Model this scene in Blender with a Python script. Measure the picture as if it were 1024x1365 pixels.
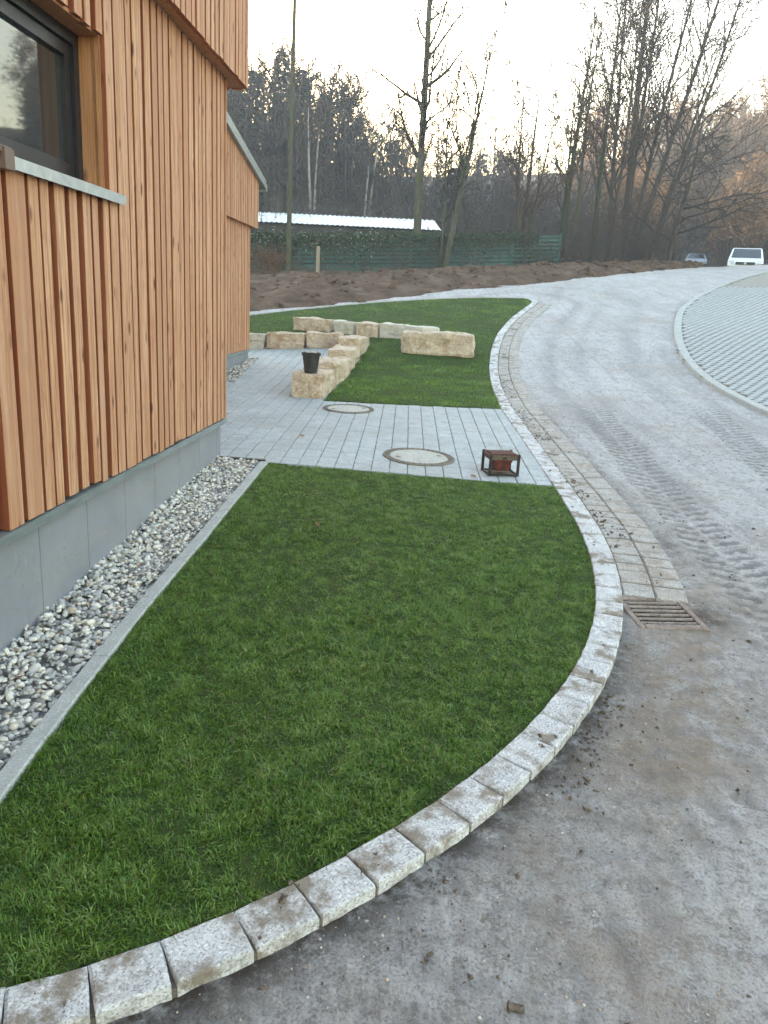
import bpy, math, random
import numpy as np
from mathutils import Vector, Matrix

for _o in list(bpy.data.objects):
    bpy.data.objects.remove(_o, do_unlink=True)
S = bpy.context.scene
COL = S.collection
R = math.radians

# ------------------------------------------------------------------ camera
cam_d = bpy.data.cameras.new('camera')
cam_d.sensor_fit = 'VERTICAL'
cam_d.sensor_height = 36.0
cam_d.lens = 27.3
cam_d.clip_start = 0.05
cam_d.clip_end = 2000.0
cam = bpy.data.objects.new('camera', cam_d)
COL.objects.link(cam)
cam.matrix_world = Matrix(((0.998436, -0.055902, 0.0, 0.0),
                           (0.014477, 0.258573, -0.965883, 0.0),
                           (0.053995, 0.964373, 0.258978, 1.6),
                           (0, 0, 0, 1)))
S.camera = cam

# ------------------------------------------------------------------ sky, sun, exposure
SUN_AZ, SUN_EL = -10.7, 12.0          # degrees from +Y towards +X, and above the horizon
world = bpy.data.worlds.new('World')
S.world = world
world.use_nodes = True
wn = world.node_tree.nodes
sky = wn.new('ShaderNodeTexSky')
sky.sky_type = 'NISHITA'
sky.sun_disc = False
sky.sun_elevation = R(SUN_EL)
sky.sun_rotation = R(SUN_AZ)
sky.air_density = 1.5
sky.dust_density = 0.8
sky.ozone_density = 0.7
wn['Background'].inputs['Strength'].default_value = 0.15
world.node_tree.links.new(sky.outputs['Color'], wn['Background'].inputs['Color'])
sun_d = bpy.data.lights.new('sun', 'SUN')
sun_d.energy = 2.5
sun_d.angle = R(0.6)
sun_d.color = (1.0, 0.82, 0.62)
sun = bpy.data.objects.new('sun', sun_d)
COL.objects.link(sun)
_sd = Vector((math.sin(R(SUN_AZ)) * math.cos(R(SUN_EL)), math.cos(R(SUN_AZ)) * math.cos(R(SUN_EL)), math.sin(R(SUN_EL))))
sun.rotation_euler = _sd.to_track_quat('Z', 'Y').to_euler()
sun.location = (-20, 100, 40)
S.view_settings.view_transform = 'Standard'
S.view_settings.look = 'None'
S.view_settings.gamma = 1.0
S.view_settings.use_curve_mapping = False
S.view_settings.exposure = 2.62
S.render.engine = 'CYCLES'
S.cycles.use_denoising = True
S.cycles.denoising_prefilter = 'FAST'
S.cycles.max_bounces = 6
S.cycles.diffuse_bounces = 3
S.cycles.glossy_bounces = 3
S.cycles.transmission_bounces = 4
S.cycles.transparent_max_bounces = 6
S.cycles.volume_bounces = 0

# ------------------------------------------------------------------ helpers
rng = np.random.default_rng(7)
random.seed(7)
HOLD = {}

def tag(o, label=None, cat=None, group=None, kind=None):
    if label: o['label'] = label
    if cat: o['category'] = cat
    if group: o['group'] = group
    if kind: o['kind'] = kind
    return o

def mesh(name, V, F, mat=None, smooth=False):
    me = bpy.data.meshes.new(name)
    V = np.asarray(V, dtype=np.float32).reshape(-1, 3)
    if isinstance(F, np.ndarray):
        k = F.shape[1]
        me.vertices.add(len(V)); me.vertices.foreach_set('co', V.ravel())
        me.loops.add(F.size); me.loops.foreach_set('vertex_index', F.astype(np.int32).ravel())
        me.polygons.add(len(F))
        me.polygons.foreach_set('loop_start', np.arange(0, F.size, k, dtype=np.int32))
        me.polygons.foreach_set('loop_total', np.full(len(F), k, dtype=np.int32))
        me.update(calc_edges=True)
    else:
        me.from_pydata([tuple(map(float, v)) for v in V], [], [tuple(map(int, f)) for f in F])
        me.update()
    if smooth:
        me.polygons.foreach_set('use_smooth', np.ones(len(me.polygons), dtype=bool))
    if mat: me.materials.append(mat)
    return me

def obj(name, me, parent=None, loc=None, M=None):
    o = bpy.data.objects.new(name, me)
    COL.objects.link(o)
    if parent is not None: o.parent = parent
    if M is not None: o.matrix_basis = M
    elif loc is not None: o.location = loc
    return o

def empty(name, loc=(0, 0, 0), rz=0.0):
    o = bpy.data.objects.new(name, None)
    o.empty_display_size = 0.2
    COL.objects.link(o)
    o.location = loc
    o.rotation_euler = (0, 0, rz)
    return o

def fattr(me, name, vals):
    a = me.attributes.new(name, 'FLOAT', 'POINT')
    a.data.foreach_set('value', np.asarray(vals, dtype=np.float32))

BOXF = [(0, 3, 2, 1), (4, 5, 6, 7), (0, 1, 5, 4), (1, 2, 6, 5), (2, 3, 7, 6), (3, 0, 4, 7)]
def boxv(x0, x1, y0, y1, z0, z1):
    return [(x0, y0, z0), (x1, y0, z0), (x1, y1, z0), (x0, y1, z0), (x0, y0, z1), (x1, y0, z1), (x1, y1, z1), (x0, y1, z1)]

class MB:
    """collects simple solids into one mesh"""
    def __init__(self): self.V = []; self.F = []
    def add(self, V, F):
        b = len(self.V)
        self.V += [tuple(v) for v in V]
        self.F += [tuple(i + b for i in f) for f in F]
        return self
    def box(self, *a): return self.add(boxv(*a), BOXF)
    def cham(self, x0, x1, y0, y1, z0, z1, c=0.006):
        """box with a chamfered top"""
        V = boxv(x0, x1, y0, y1, z0, z1 - c) + [(x0 + c, y0 + c, z1), (x1 - c, y0 + c, z1), (x1 - c, y1 - c, z1), (x0 + c, y1 - c, z1)]
        F = [(0, 3, 2, 1), (0, 1, 5, 4), (1, 2, 6, 5), (2, 3, 7, 6), (3, 0, 4, 7), (4, 5, 9, 8), (5, 6, 10, 9), (6, 7, 11, 10), (7, 4, 8, 11), (8, 9, 10, 11)]
        return self.add(V, F)
    def tube(self, pts, rad, n=8, cap=True):
        pts = [Vector(p) for p in pts]
        if not hasattr(rad, '__len__'): rad = [rad] * len(pts)
        V = []; F = []
        for i, p in enumerate(pts):
            d = (pts[min(i + 1, len(pts) - 1)] - pts[max(i - 1, 0)]).normalized()
            a = Vector((1, 0, 0)) if abs(d.x) < .8 else Vector((0, 1, 0))
            u = d.cross(a).normalized(); w = d.cross(u)
            for k in range(n):
                t = 2 * math.pi * k / n
                V.append(p + (u * math.cos(t) + w * math.sin(t)) * rad[i])
        for i in range(len(pts) - 1):
            for k in range(n):
                F.append((i * n + k, i * n + (k + 1) % n, (i + 1) * n + (k + 1) % n, (i + 1) * n + k))
        if cap:
            F.append(tuple(range(n))[::-1]); F.append(tuple((len(pts) - 1) * n + k for k in range(n)))
        return self.add(V, F)
    def lathe(self, prof, n=24, c=(0, 0, 0)):
        V = []; F = []
        for r, z in prof:
            for k in range(n):
                t = 2 * math.pi * k / n
                V.append((c[0] + r * math.cos(t), c[1] + r * math.sin(t), c[2] + z))
        for i in range(len(prof) - 1):
            for k in range(n):
                F.append((i * n + k, i * n + (k + 1) % n, (i + 1) * n + (k + 1) % n, (i + 1) * n + k))
        return self.add(V, F)
    def build(self, name, mat, parent=None, smooth=False, **k):
        return obj(name, mesh(name, self.V, self.F, mat, smooth), parent, **k)

# ------------------------------------------------------------------ node materials
class NT:
    def __init__(self, name):
        self.m = bpy.data.materials.new(name); self.m.use_nodes = True
        self.t = self.m.node_tree; self.n = self.t.nodes; self.l = self.t.links
        self.b = self.n['Principled BSDF']; self.out = self.n['Material Output']
    def _set(self, sock, v):
        if isinstance(v, bpy.types.NodeSocket): self.l.new(v, sock)
        elif v is not None:
            if sock.type == 'RGBA' and len(v) == 3: v = (*v, 1)
            sock.default_value = v
    def coord(self, kind='Object'): return self.n.new('ShaderNodeTexCoord').outputs[kind]
    def pos(self): return self.n.new('ShaderNodeNewGeometry').outputs['Position']
    def rnd(self): return self.n.new('ShaderNodeObjectInfo').outputs['Random']
    def attr(self, a):
        q = self.n.new('ShaderNodeAttribute'); q.attribute_name = a; return q.outputs['Fac']
    def vmap(self, v, scale=(1, 1, 1), loc=None):
        q = self.n.new('ShaderNodeMapping'); self._set(q.inputs['Vector'], v)
        q.inputs['Scale'].default_value = scale
        if loc is not None: self._set(q.inputs['Location'], loc)
        return q.outputs[0]
    def vadd(self, a, b):
        q = self.n.new('ShaderNodeVectorMath'); q.operation = 'ADD'; self._set(q.inputs[0], a); self._set(q.inputs[1], b); return q.outputs[0]
    def noise(self, v, s=5, d=4, r=.55, dist=0):
        q = self.n.new('ShaderNodeTexNoise'); self._set(q.inputs['Vector'], v)
        q.inputs['Scale'].default_value = s; q.inputs['Detail'].default_value = d
        q.inputs['Roughness'].default_value = r; q.inputs['Distortion'].default_value = dist
        return q.outputs['Fac']
    def vor(self, v, s=5, feat='F1', out='Distance', rand=1):
        q = self.n.new('ShaderNodeTexVoronoi'); q.feature = feat; self._set(q.inputs['Vector'], v)
        q.inputs['Scale'].default_value = s; q.inputs['Randomness'].default_value = rand
        return q.outputs[out]
    def math(self, op, a, b=None, clamp=False):
        q = self.n.new('ShaderNodeMath'); q.operation = op; q.use_clamp = clamp
        self._set(q.inputs[0], a)
        if b is not None: self._set(q.inputs[1], b)
        return q.outputs[0]
    def ramp(self, f, *stops):
        q = self.n.new('ShaderNodeValToRGB'); self._set(q.inputs[0], f)
        e = q.color_ramp.elements
        while len(e) < len(stops): e.new(0.5)
        for el, (p, c) in zip(e, stops):
            el.position = p
            if not hasattr(c, '__len__'): c = (c, c, c)
            el.color = (*c, 1)
        return q.outputs[0]
    def mix(self, f, a, b, mode='MIX'):
        q = self.n.new('ShaderNodeMix'); q.data_type = 'RGBA'; q.blend_type = mode
        self._set(q.inputs[0], f); self._set(q.inputs[6], a); self._set(q.inputs[7], b)
        return q.outputs[2]
    def bump(self, h, s=.3, d=.01, n=None):
        q = self.n.new('ShaderNodeBump'); self._set(q.inputs['Height'], h)
        q.inputs['Strength'].default_value = s; q.inputs['Distance'].default_value = d
        if n is not None: self._set(q.inputs['Normal'], n)
        return q.outputs[0]
    def done(self, color, rough=.8, normal=None, metal=0, spec=.4):
        self._set(self.b.inputs['Base Color'], color); self._set(self.b.inputs['Roughness'], rough)
        self._set(self.b.inputs['Metallic'], metal); self._set(self.b.inputs['Specular IOR Level'], spec)
        if normal is not None: self._set(self.b.inputs['Normal'], normal)
        return self.m

def roff(t, k=37.0):
    """object coordinates shifted by a random amount for each object"""
    q = t.n.new('ShaderNodeCombineXYZ')
    r = t.math('MULTIPLY', t.rnd(), k)
    t._set(q.inputs[0], r); t._set(q.inputs[1], t.math('MULTIPLY', r, 1.7)); t._set(q.inputs[2], t.math('MULTIPLY', r, 2.3))
    return t.vadd(t.coord('Object'), q.outputs[0])

M = {}
def wood(name, light, mid, dark, weather=.35):
    t = NT(name); v = roff(t)
    g = t.noise(t.vmap(v, (60, 60, 1.8)), 1.0, 6, .65, .8)
    tone = t.noise(t.vmap(v, (3, 3, .5)), 1.0, 3)
    c = t.ramp(g, (.30, dark), (.47, mid), (.62, light))
    c = t.mix(t.ramp(tone, (.35, 0), (.75, .45)), c, mid)
    kn = t.vor(t.vmap(v, (10, 10, 3.6)), 1.0)
    c = t.mix(t.ramp(kn, (.08, .95), (.19, 0.0)), c, (.11, .035, .02))
    st = t.noise(t.vmap(v, (75, 75, 6)), 1.0, 2)
    c = t.mix(t.ramp(st, (.60, 0), (.70, weather * 1.6)), c, (.16, .07, .04))
    c = t.mix(t.ramp(t.rnd(), (0, 0.0), (.35, .1), (.7, .45), (1, .8)), c, (light[0] * .66, light[1] * .52, light[2] * .47))
    wv = t.noise(t.vmap(v, (20, 20, .8)), 1.0, 3)
    c = t.mix(t.ramp(wv, (.5, 0), (.75, .4)), c, (light[0], light[1] * 1.12, light[2] * 1.3))
    M[name] = t.done(c, .72, t.bump(g, .35, .004), spec=.25)
wood('larch', (.66, .405, .255), (.48, .232, .126), (.23, .08, .036))
wood('larch_shade', (.33, .112, .052), (.25, .078, .036), (.13, .038, .018))  # red-brown larch darkened to carry the shade in the board gaps
wood('larch_panel', (.50, .25, .12), (.40, .18, .08), (.24, .09, .036), .2)
wood('grey_timber', (.36, .30, .24), (.30, .25, .19), (.16, .13, .10))

t = NT('zinc'); v = t.pos()
c = t.ramp(t.noise(t.vmap(v, (3, 3, 12)), 2, 4), (.3, (.24, .27, .28)), (.7, (.34, .375, .385)))
M['zinc'] = t.done(c, .45, t.bump(t.noise(v, 6, 2), .05, .01), .55)
t = NT('aluminium'); c = t.ramp(t.noise(t.vmap(t.pos(), (8, 8, 8)), 2, 4), (.3, (.42, .44, .45)), (.7, (.55, .57, .58)))
M['aluminium'] = t.done(c, .38, None, .6)
t = NT('plinth_board'); v = t.pos()
c = t.ramp(t.noise(v, 2.2, 5), (.3, (.215, .22, .255)), (.7, (.28, .285, .32)))
c = t.mix(t.ramp(t.rnd(), (0, 0), (1, .3)), c, (.25, .265, .28))
sc = t.noise(t.vmap(v, (14, 14, 5)), 2, 6, .7)
c = t.mix(t.ramp(sc, (.62, 0), (.70, .55)), c, (.44, .45, .46))
du = t.noise(t.vmap(v, (1.5, 1.5, 5)), 1.5, 4)
c = t.mix(t.ramp(du, (.48, 0), (.72, .4)), c, (.33, .30, .275))
sp = t.noise(v, 42, 3, .6)
c = t.mix(t.math('MULTIPLY', t.ramp(sp, (.60, 0), (.66, .7)), t.ramp(t.noise(v, 1.8, 3), (.45, 0), (.6, 1))), c, (.22, .17, .13))
M['plinth'] = t.done(c, .62, t.bump(t.noise(v, 60, 3), .08, .003))
t = NT('frame_paint'); M['frame'] = t.done(t.ramp(t.noise(t.pos(), 9, 3), (.3, (.014, .013, .017)), (.7, (.024, .022, .027))), .38, None)
t = NT('brown_metal'); M['brown_metal'] = t.done((.16, .105, .085), .5, None)
t = NT('window_glass'); M['glass'] = t.done((.03, .034, .036), .03, t.bump(t.noise(t.pos(), 1.3, 2), .03, .02), spec=1.0)
t = NT('blind_cloth'); M['blind'] = t.done(t.ramp(t.noise(t.vmap(t.pos(), (30, 30, 1)), 2, 2), (.3, (.10, .075, .055)), (.7, (.15, .115, .085))), .8)
t = NT('dark_void'); M['void'] = t.done((.008, .008, .009), .9)

def mineral(name, a, b, speck=None, speck_s=180, dirt=(.13, .095, .065), dirt_lo=.55, dirt_amt=.7, rough=.85, bump=.4, rndmix=None):
    t = NT(name); v = roff(t)
    c = t.ramp(t.noise(v, 9, 5), (.3, a), (.7, b))
    if rndmix: c = t.mix(t.ramp(t.rnd(), (0, 0), (1, 1)), c, t.mix(.5, c, rndmix))
    if speck:
        sp = t.noise(v, speck_s, 3, .7)
        c = t.mix(t.ramp(sp, (.38, .75), (.5, 0)), c, speck)
        c = t.mix(t.ramp(t.noise(v, speck_s * .7, 2), (.56, 0), (.68, .5)), c, (min(1, b[0] * 1.5), min(1, b[1] * 1.5), min(1, b[2] * 1.48)))
    if name == 'paver':
        c = t.mix(t.ramp(t.noise(t.pos(), 1.1, 6, .7), (.42, 0), (.66, .55)), c, (.33, .325, .30))
    d = t.noise(v, 7, 7, .68)
    c = t.mix(t.ramp(d, (dirt_lo, 0), (dirt_lo + .12, dirt_amt)), c, dirt)
    h = t.noise(v, 70, 5, .7)
    M[name] = t.done(c, rough, t.bump(h, bump, .006, t.bump(d, .3, .01)), spec=.3)
mineral('granite', (.50, .48, .48), (.68, .66, .655), (.19, .18, .18), 120, (.20, .15, .105), .49, .85, bump=.7)
mineral('sett', (.32, .30, .29), (.49, .465, .445), (.2, .18, .17), 130, (.22, .17, .125), .50, .65, rndmix=(.40, .32, .245))
mineral('paver', (.40, .415, .42), (.52, .53, .54), (.32, .33, .33), 90, (.27, .25, .225), .56, .5, rndmix=(.36, .395, .39))
mineral('concrete', (.36, .36, .35), (.46, .455, .44), (.28, .27, .26), 150, (.18, .14, .10), .60, .5)
mineral('sandstone', (.48, .37, .27), (.64, .54, .43), (.34, .24, .15), 60, (.33, .205, .115), .50, .7, bump=.9)
mineral('pale_sandstone', (.48, .44, .38), (.62, .58, .50), (.38, .33, .26), 60, (.38, .26, .16), .55, .6, bump=.9)
mineral('cast_cover', (.42, .40, .36), (.52, .50, .45), (.3, .28, .25), 90, (.22, .18, .13), .58, .5)
mineral('cast_rim', (.17, .14, .11), (.25, .21, .165), (.09, .08, .065), 60, (.30, .25, .19), .55, .5)
mineral('grid_paver', (.30, .31, .315), (.40, .405, .41), (.36, .37, .37), 100, (.30, .255, .21), .62, .45)
mineral('joint_fill', (.12, .10, .085), (.20, .175, .145), (.06, .055, .05), 120)
mineral('rusty_iron', (.21, .16, .14), (.32, .255, .225), (.10, .06, .045), 90, (.36, .30, .26), .52, .6)
mineral('clod', (.10, .075, .055), (.19, .145, .11), (.05, .04, .03), 90)

t = NT('pebble'); v = t.pos()
a = t.attr('tone')
c = t.ramp(a, (0, (.13, .125, .125)), (.18, (.27, .265, .27)), (.36, (.42, .41, .41)), (.52, (.60, .57, .52)), (.66, (.72, .665, .585)), (.78, (.80, .765, .70)), (.9, (.54, .42, .31)), (1.0, (.38, .25, .18)))
c = t.mix(t.ramp(t.noise(v, 55, 4), (.4, 0), (.7, .4)), c, (.30, .26, .22))
M['pebble'] = t.done(c, .6, t.bump(t.noise(v, 120, 3), .15, .003), spec=.35)

t = NT('dusty_asphalt'); v = t.pos()
big = t.noise(t.vmap(v, (.55, .22, 0)), 1.6, 5, .6, .5)
c = t.ramp(big, (.3, (.42, .385, .385)), (.5, (.54, .505, .51)), (.68, (.62, .59, .605)))
mid = t.noise(v, 6, 6, .7)
c = t.mix(t.ramp(mid, (.36, .45), (.52, 0)), c, (.22, .195, .18))
mid2 = t.noise(v, 24, 5, .7)
c = t.mix(t.ramp(mid2, (.38, .6), (.5, 0)), c, (.21, .19, .18))
c = t.mix(t.ramp(mid2, (.52, 0), (.66, .5)), c, (.54, .53, .525))
fine = t.noise(v, 95, 4, .75)
c = t.mix(t.ramp(fine, (.38, .65), (.47, 0)), c, (.19, .175, .165))
c = t.mix(t.ramp(fine, (.52, 0), (.62, .6)), c, (.66, .64, .62))
strk = t.noise(t.vmap(v, (9, .45, 1)), 1.2, 4, .6)
c = t.mix(t.ramp(strk, (.5, 0), (.68, .38)), c, (.27, .25, .24))
mud = t.noise(v, 1.1, 6, .7)
c = t.mix(t.ramp(mud, (.52, 0), (.64, .32)), c, (.33, .26, .205))
c = t.mix(t.math('MULTIPLY', t.attr('track'), t.ramp(t.noise(t.vmap(v, (3, .8, 1)), 2.2, 5, .7), (.32, .15), (.6, 1.0))), c, (.235, .22, .225))
dirt = t.attr('dirt')
mu = t.math('MULTIPLY', t.attr('mud'), t.ramp(t.noise(v, 4.5, 6, .72), (.36, 0.0), (.56, .85)))
c = t.mix(mu, c, (.31, .235, .18))
pr = t.attr('prints')
c = t.mix(t.math('MULTIPLY', pr, t.ramp(t.noise(v, 5, 5, .7), (.34, .25), (.5, .9))), c, (.215, .195, .19))
dn = t.math('MULTIPLY', dirt, t.ramp(t.noise(v, 7, 7, .78), (.34, .1), (.52, 1.0)))
c = t.mix(dn, c, (.070, .053, .045))
crk = t.vor(t.vmap(v, (1, 1, 1)), 30)
h = t.math('ADD', t.math('MULTIPLY', fine, .7), t.math('ADD', mid2, t.noise(v, 11, 4, .7)))
M['road'] = t.done(c, .85, t.bump(h, 1.0, .022), spec=.3)

t = NT('tread_mud'); v = t.pos()
c = t.ramp(t.noise(v, 40, 5, .7), (.3, (.33, .30, .29)), (.7, (.54, .52, .51)))
M['tread'] = t.done(c, .9, t.bump(t.noise(v, 70, 4), .4, .005))

t = NT('topsoil'); v = t.pos()
n1 = t.noise(v, 1.3, 7, .7)
c = t.ramp(n1, (.3, (.066, .038, .025)), (.5, (.135, .085, .06)), (.72, (.235, .165, .125)))
c = t.mix(t.ramp(t.noise(v, 8, 6, .75), (.55, 0), (.75, .5)), c, (.23, .185, .155))
M['soil'] = t.done(c, .95, t.bump(t.noise(v, 5, 8, .75), .9, .12), spec=.1)
t = NT('lawn_soil'); v = t.pos()
c = t.ramp(t.noise(v, 30, 5, .7), (.3, (.028, .045, .012)), (.7, (.06, .085, .024)))
M['lawn_soil'] = t.done(c, .95, t.bump(t.noise(v, 60, 5), .5, .01), spec=.1)
t = NT('woodland_floor'); v = t.pos()
c = t.ramp(t.noise(v, .6, 8, .72), (.3, (.045, .038, .026)), (.55, (.10, .075, .05)), (.75, (.16, .105, .065)))
M['floor'] = t.done(c, .95, t.bump(t.noise(v, 2.5, 8, .75), .8, .25), spec=.1)
t = NT('fine_gravel'); v = t.pos()
c = t.ramp(t.noise(v, 25, 6, .75), (.3, (.20, .18, .16)), (.7, (.42, .38, .345)))
M['gravel'] = t.done(c, .95, t.bump(t.noise(v, 45, 5), .5, .02), spec=.2)

def leafy(name, ramp, trans=.35, rough=.55, spec=.3):
    t = NT(name); a = t.attr('tone')
    c = t.ramp(a, *ramp)
    m = t.done(c, rough, None, spec=spec)
    tr = t.n.new('ShaderNodeBsdfTranslucent'); t._set(tr.inputs[0], c)
    mx = t.n.new('ShaderNodeMixShader'); mx.inputs[0].default_value = trans
    t.l.new(t.b.outputs[0], mx.inputs[1]); t.l.new(tr.outputs[0], mx.inputs[2]); t.l.new(mx.outputs[0], t.out.inputs[0])
    M[name] = m
leafy('grass', ((0, (.032, .080, .012)), (.3, (.080, .165, .018)), (.6, (.128, .245, .026)), (.8, (.18, .30, .042)), (.93, (.26, .36, .09)), (.97, (.17, .15, .07)), (1, (.24, .20, .11))), .3, .36, .5)
t = NT('tread_dark'); v = t.pos()
c = t.ramp(t.noise(v, 40, 5, .7), (.3, (.27, .25, .245)), (.7, (.40, .38, .375)))
M['tread_dark'] = t.done(c, .9, t.bump(t.noise(v, 70, 4), .3, .004))
leafy('needle', ((0, (.012, .022, .012)), (.5, (.025, .04, .02)), (1, (.05, .06, .03))), .1)
leafy('autumn_leaf', ((0, (.16, .08, .035)), (.5, (.28, .145, .065)), (1, (.40, .23, .11))), .4)
leafy('ivy', ((0, (.012, .03, .010)), (.5, (.03, .06, .02)), (.8, (.07, .09, .03)), (1, (.16, .12, .06))), .2)
leafy('seed_fluff', ((0, (.5, .48, .42)), (1, (.75, .72, .66))), .3)
leafy('russet', ((0, (.07, .03, .02)), (.6, (.14, .055, .03)), (1, (.22, .10, .05))), .3)
def bark(name, a, b, moss=None, s=7):
    t = NT(name); v = t.pos()
    c = t.ramp(t.noise(t.vmap(v, (s, s, s * .35)), 1.5, 6, .7), (.3, a), (.7, b))
    if moss: c = t.mix(t.ramp(t.noise(v, 1.6, 4), (.42, 0), (.62, .75)), c, moss)
    M[name] = t.done(c, .9, t.bump(t.noise(t.vmap(v, (s * 2, s * 2, s)), 1.5, 4), .6, .03), spec=.15)
bark('bark_grey', (.05, .045, .038), (.13, .12, .10), (.065, .075, .03))
bark('bark_brown', (.05, .04, .034), (.125, .10, .082))
bark('bark_ivy', (.022, .026, .015), (.06, .062, .036), (.026, .042, .018))
bark('bark_birch', (.20, .19, .18), (.46, .44, .42))
bark('twig', (.05, .037, .030), (.115, .085, .068))
bark('twig_near', (.026, .022, .020), (.070, .058, .050))
bark('bark_near', (.032, .027, .023), (.095, .078, .065))
bark('twig_warm', (.11, .075, .05), (.21, .145, .10))
bark('twig_dark', (.055, .046, .044), (.12, .10, .092))
t = NT('green_slat'); v = t.pos()
c = t.ramp(t.noise(t.vmap(v, (2, 2, 8)), 2, 5, .7), (.3, (.016, .06, .053)), (.7, (.045, .13, .115)))
M['slat'] = t.done(c, .6)
t = NT('sheet_roof'); c = t.ramp(t.noise(t.vmap(t.pos(), (1, .4, 1)), 2, 5, .6), (.3, (.66, .67, .68)), (.7, (.82, .82, .82)))
M['sheet'] = t.done(c, .5)
t = NT('van_paint'); M['van'] = t.done((.78, .79, .80), .28, None, spec=.5)
t = NT('car_paint'); M['silver'] = t.done((.55, .58, .62), .3, None, .3)
t = NT('black_plastic'); M['plastic'] = t.done((.018, .018, .02), .55)
t = NT('rubber'); M['rubber'] = t.done((.015, .015, .015), .85)
t = NT('car_glass'); M['carglass'] = t.done((.02, .025, .03), .05, None, spec=1.0)
t = NT('lamp_lens'); M['lens'] = t.done((.6, .62, .65), .12, None, spec=.8)
t = NT('plate_white'); M['plate'] = t.done((.75, .75, .72), .5)
t = NT('dark_steel'); c = t.ramp(t.noise(t.pos(), 30, 5), (.35, (.012, .012, .013)), (.7, (.05, .042, .036)))
M['steel'] = t.done(c, .6, t.bump(t.noise(t.pos(), 80, 3), .2, .003), .3)
t = NT('worn_red'); c = t.ramp(t.noise(t.pos(), 28, 5, .7), (.38, (.05, .03, .026)), (.54, (.14, .028, .022)), (.8, (.24, .06, .05)))
M['red'] = t.done(c, .6)
t = NT('dirty_plate'); c = t.ramp(t.noise(t.pos(), 35, 5, .7), (.35, (.05, .04, .03)), (.7, (.20, .14, .09)))
M['dirty_plate'] = t.done(c, .8)
t = NT('bucket_zinc'); c = t.ramp(t.noise(t.pos(), 14, 5), (.3, (.05, .052, .055)), (.7, (.095, .098, .10)))
M['bucket'] = t.done(c, .5, None, .5)

# ------------------------------------------------------------------ lie of the land (thin-plate surface through surveyed heights)
CP = np.array([(-7,-6,-0.63),(-7,-2,-0.39),(-7,1,-0.21),(-7,3,-0.09),(-7,5,0.03),(-3,-6,-0.63),(-3,-2,-0.39),(-3,1,-0.21),(-3,3,-0.09),(-3,5,0.03),(0,-6,-0.63),(0,-2,-0.39),(0,1,-0.21),(0,3,-0.09),(0,5,0.03),(3,-6,-0.63),(3,-2,-0.39),(3,1,-0.21),(3,3,-0.09),(3,5,0.03),(8,-6,-0.63),(8,-2,-0.39),(8,1,-0.21),(8,3,-0.09),(8,5,0.03),(-1.54,7,0.152),(1.52,6.88,0.087),(-1.39,10.9,0.258),(1.44,10.7,0.285),(-2.64,14.5,0.46),(-2.85,16.3,0.585),(-3.5,20,1.146),(2.34,22.5,1.897),(0.53,15.6,0.705),(1.84,14.6,0.536),(4.15,21.5,1.775),(18.92,44,4.512),(5.79,16.5,1.276),(5.22,10.8,0.432),(13.56,40,4.053),(10.06,25,2.733),(-8,16,0.45),(-8,10,0.25),(-5,24,1.5),(7,6,0.12),(-14,14,0.3),(-12,24,1.4),(-20,20,0.8),(14,18,1.7),(22,30,3.6),(30,44,5.2),(16,8,0.4),(28,50,5.2),(14,-2,-0.3),(-14,-2,-0.4),(-16,5,0),(-5.3,30,2.4),(6.4,36,3.5),(0,33,2.9),(-15,32,2.2),(-15,60,5),(0,60,5),(20,60,4.8),(24,64,5.0),(26,72,5.65),(45,60,7),(-40,60,5),(-40,100,14),(0,100,13),(40,100,15),(80,100,18),(-40,140,22),(0,140,22),(40,140,25),(90,140,28),(20,48.5,3.85),(17,51,3.9),(-40,20,0),(60,20,4),(60,0,2),(-40,-10,-1),(80,60,10),(0,-20,-1.4),(30,-20,-0.5)], float)
def _U(r2): return r2 * np.log(np.maximum(r2, 1e-9))
_n = len(CP)
_A = np.zeros((_n + 3, _n + 3))
_A[:_n, :_n] = _U(((CP[:, None, :2] - CP[None, :, :2]) ** 2).sum(-1)) + .5 * np.eye(_n)
_A[:_n, _n:] = np.c_[np.ones(_n), CP[:, :2]]
_A[_n:, :_n] = _A[:_n, _n:].T
_W = np.linalg.solve(_A, np.r_[CP[:, 2], 0, 0, 0])
def G(x, y):
    x = np.asarray(x, float); y = np.asarray(y, float)
    s = _W[_n] + _W[_n + 1] * x + _W[_n + 2] * y
    for i in range(_n): s = s + _W[i] * _U((x - CP[i, 0]) ** 2 + (y - CP[i, 1]) ** 2)
    return s
def g(x, y):
    r2 = (x - CP[:, 0]) ** 2 + (y - CP[:, 1]) ** 2
    return float(_W[_n] + _W[_n + 1] * x + _W[_n + 2] * y + _W[:_n] @ _U(r2))
def gn(x, y, e=.15):
    return Vector((-(g(x + e, y) - g(x - e, y)) / (2 * e), -(g(x, y + e) - g(x, y - e)) / (2 * e), 1)).normalized()
def sstep(a, b, v):
    t = np.clip((np.asarray(v, float) - a) / (b - a), 0, 1); return t * t * (3 - 2 * t)
def road_drop(y): return .012 + .024 * (1 - sstep(3.6, 6.2, y))
def road_z(x, y): return G(x, y) - road_drop(y)
def vnoise(x, y, s, seed=0):
    """smooth value noise on arrays"""
    r = np.random.default_rng(seed).random((256, 256))
    fx = x * s; fy = y * s; ix = np.floor(fx).astype(int); iy = np.floor(fy).astype(int)
    u = fx - ix; w = fy - iy; u = u * u * (3 - 2 * u); w = w * w * (3 - 2 * w)
    q = lambda a, b: r[a % 256, b % 256]
    return (q(ix, iy) * (1 - u) + q(ix + 1, iy) * u) * (1 - w) + (q(ix, iy + 1) * (1 - u) + q(ix + 1, iy + 1) * u) * w - .5
def fbm(x, y, s, oct=4, seed=0): return sum(vnoise(x, y, s * 2 ** k, seed + k) / 2 ** k for k in range(oct))

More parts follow.
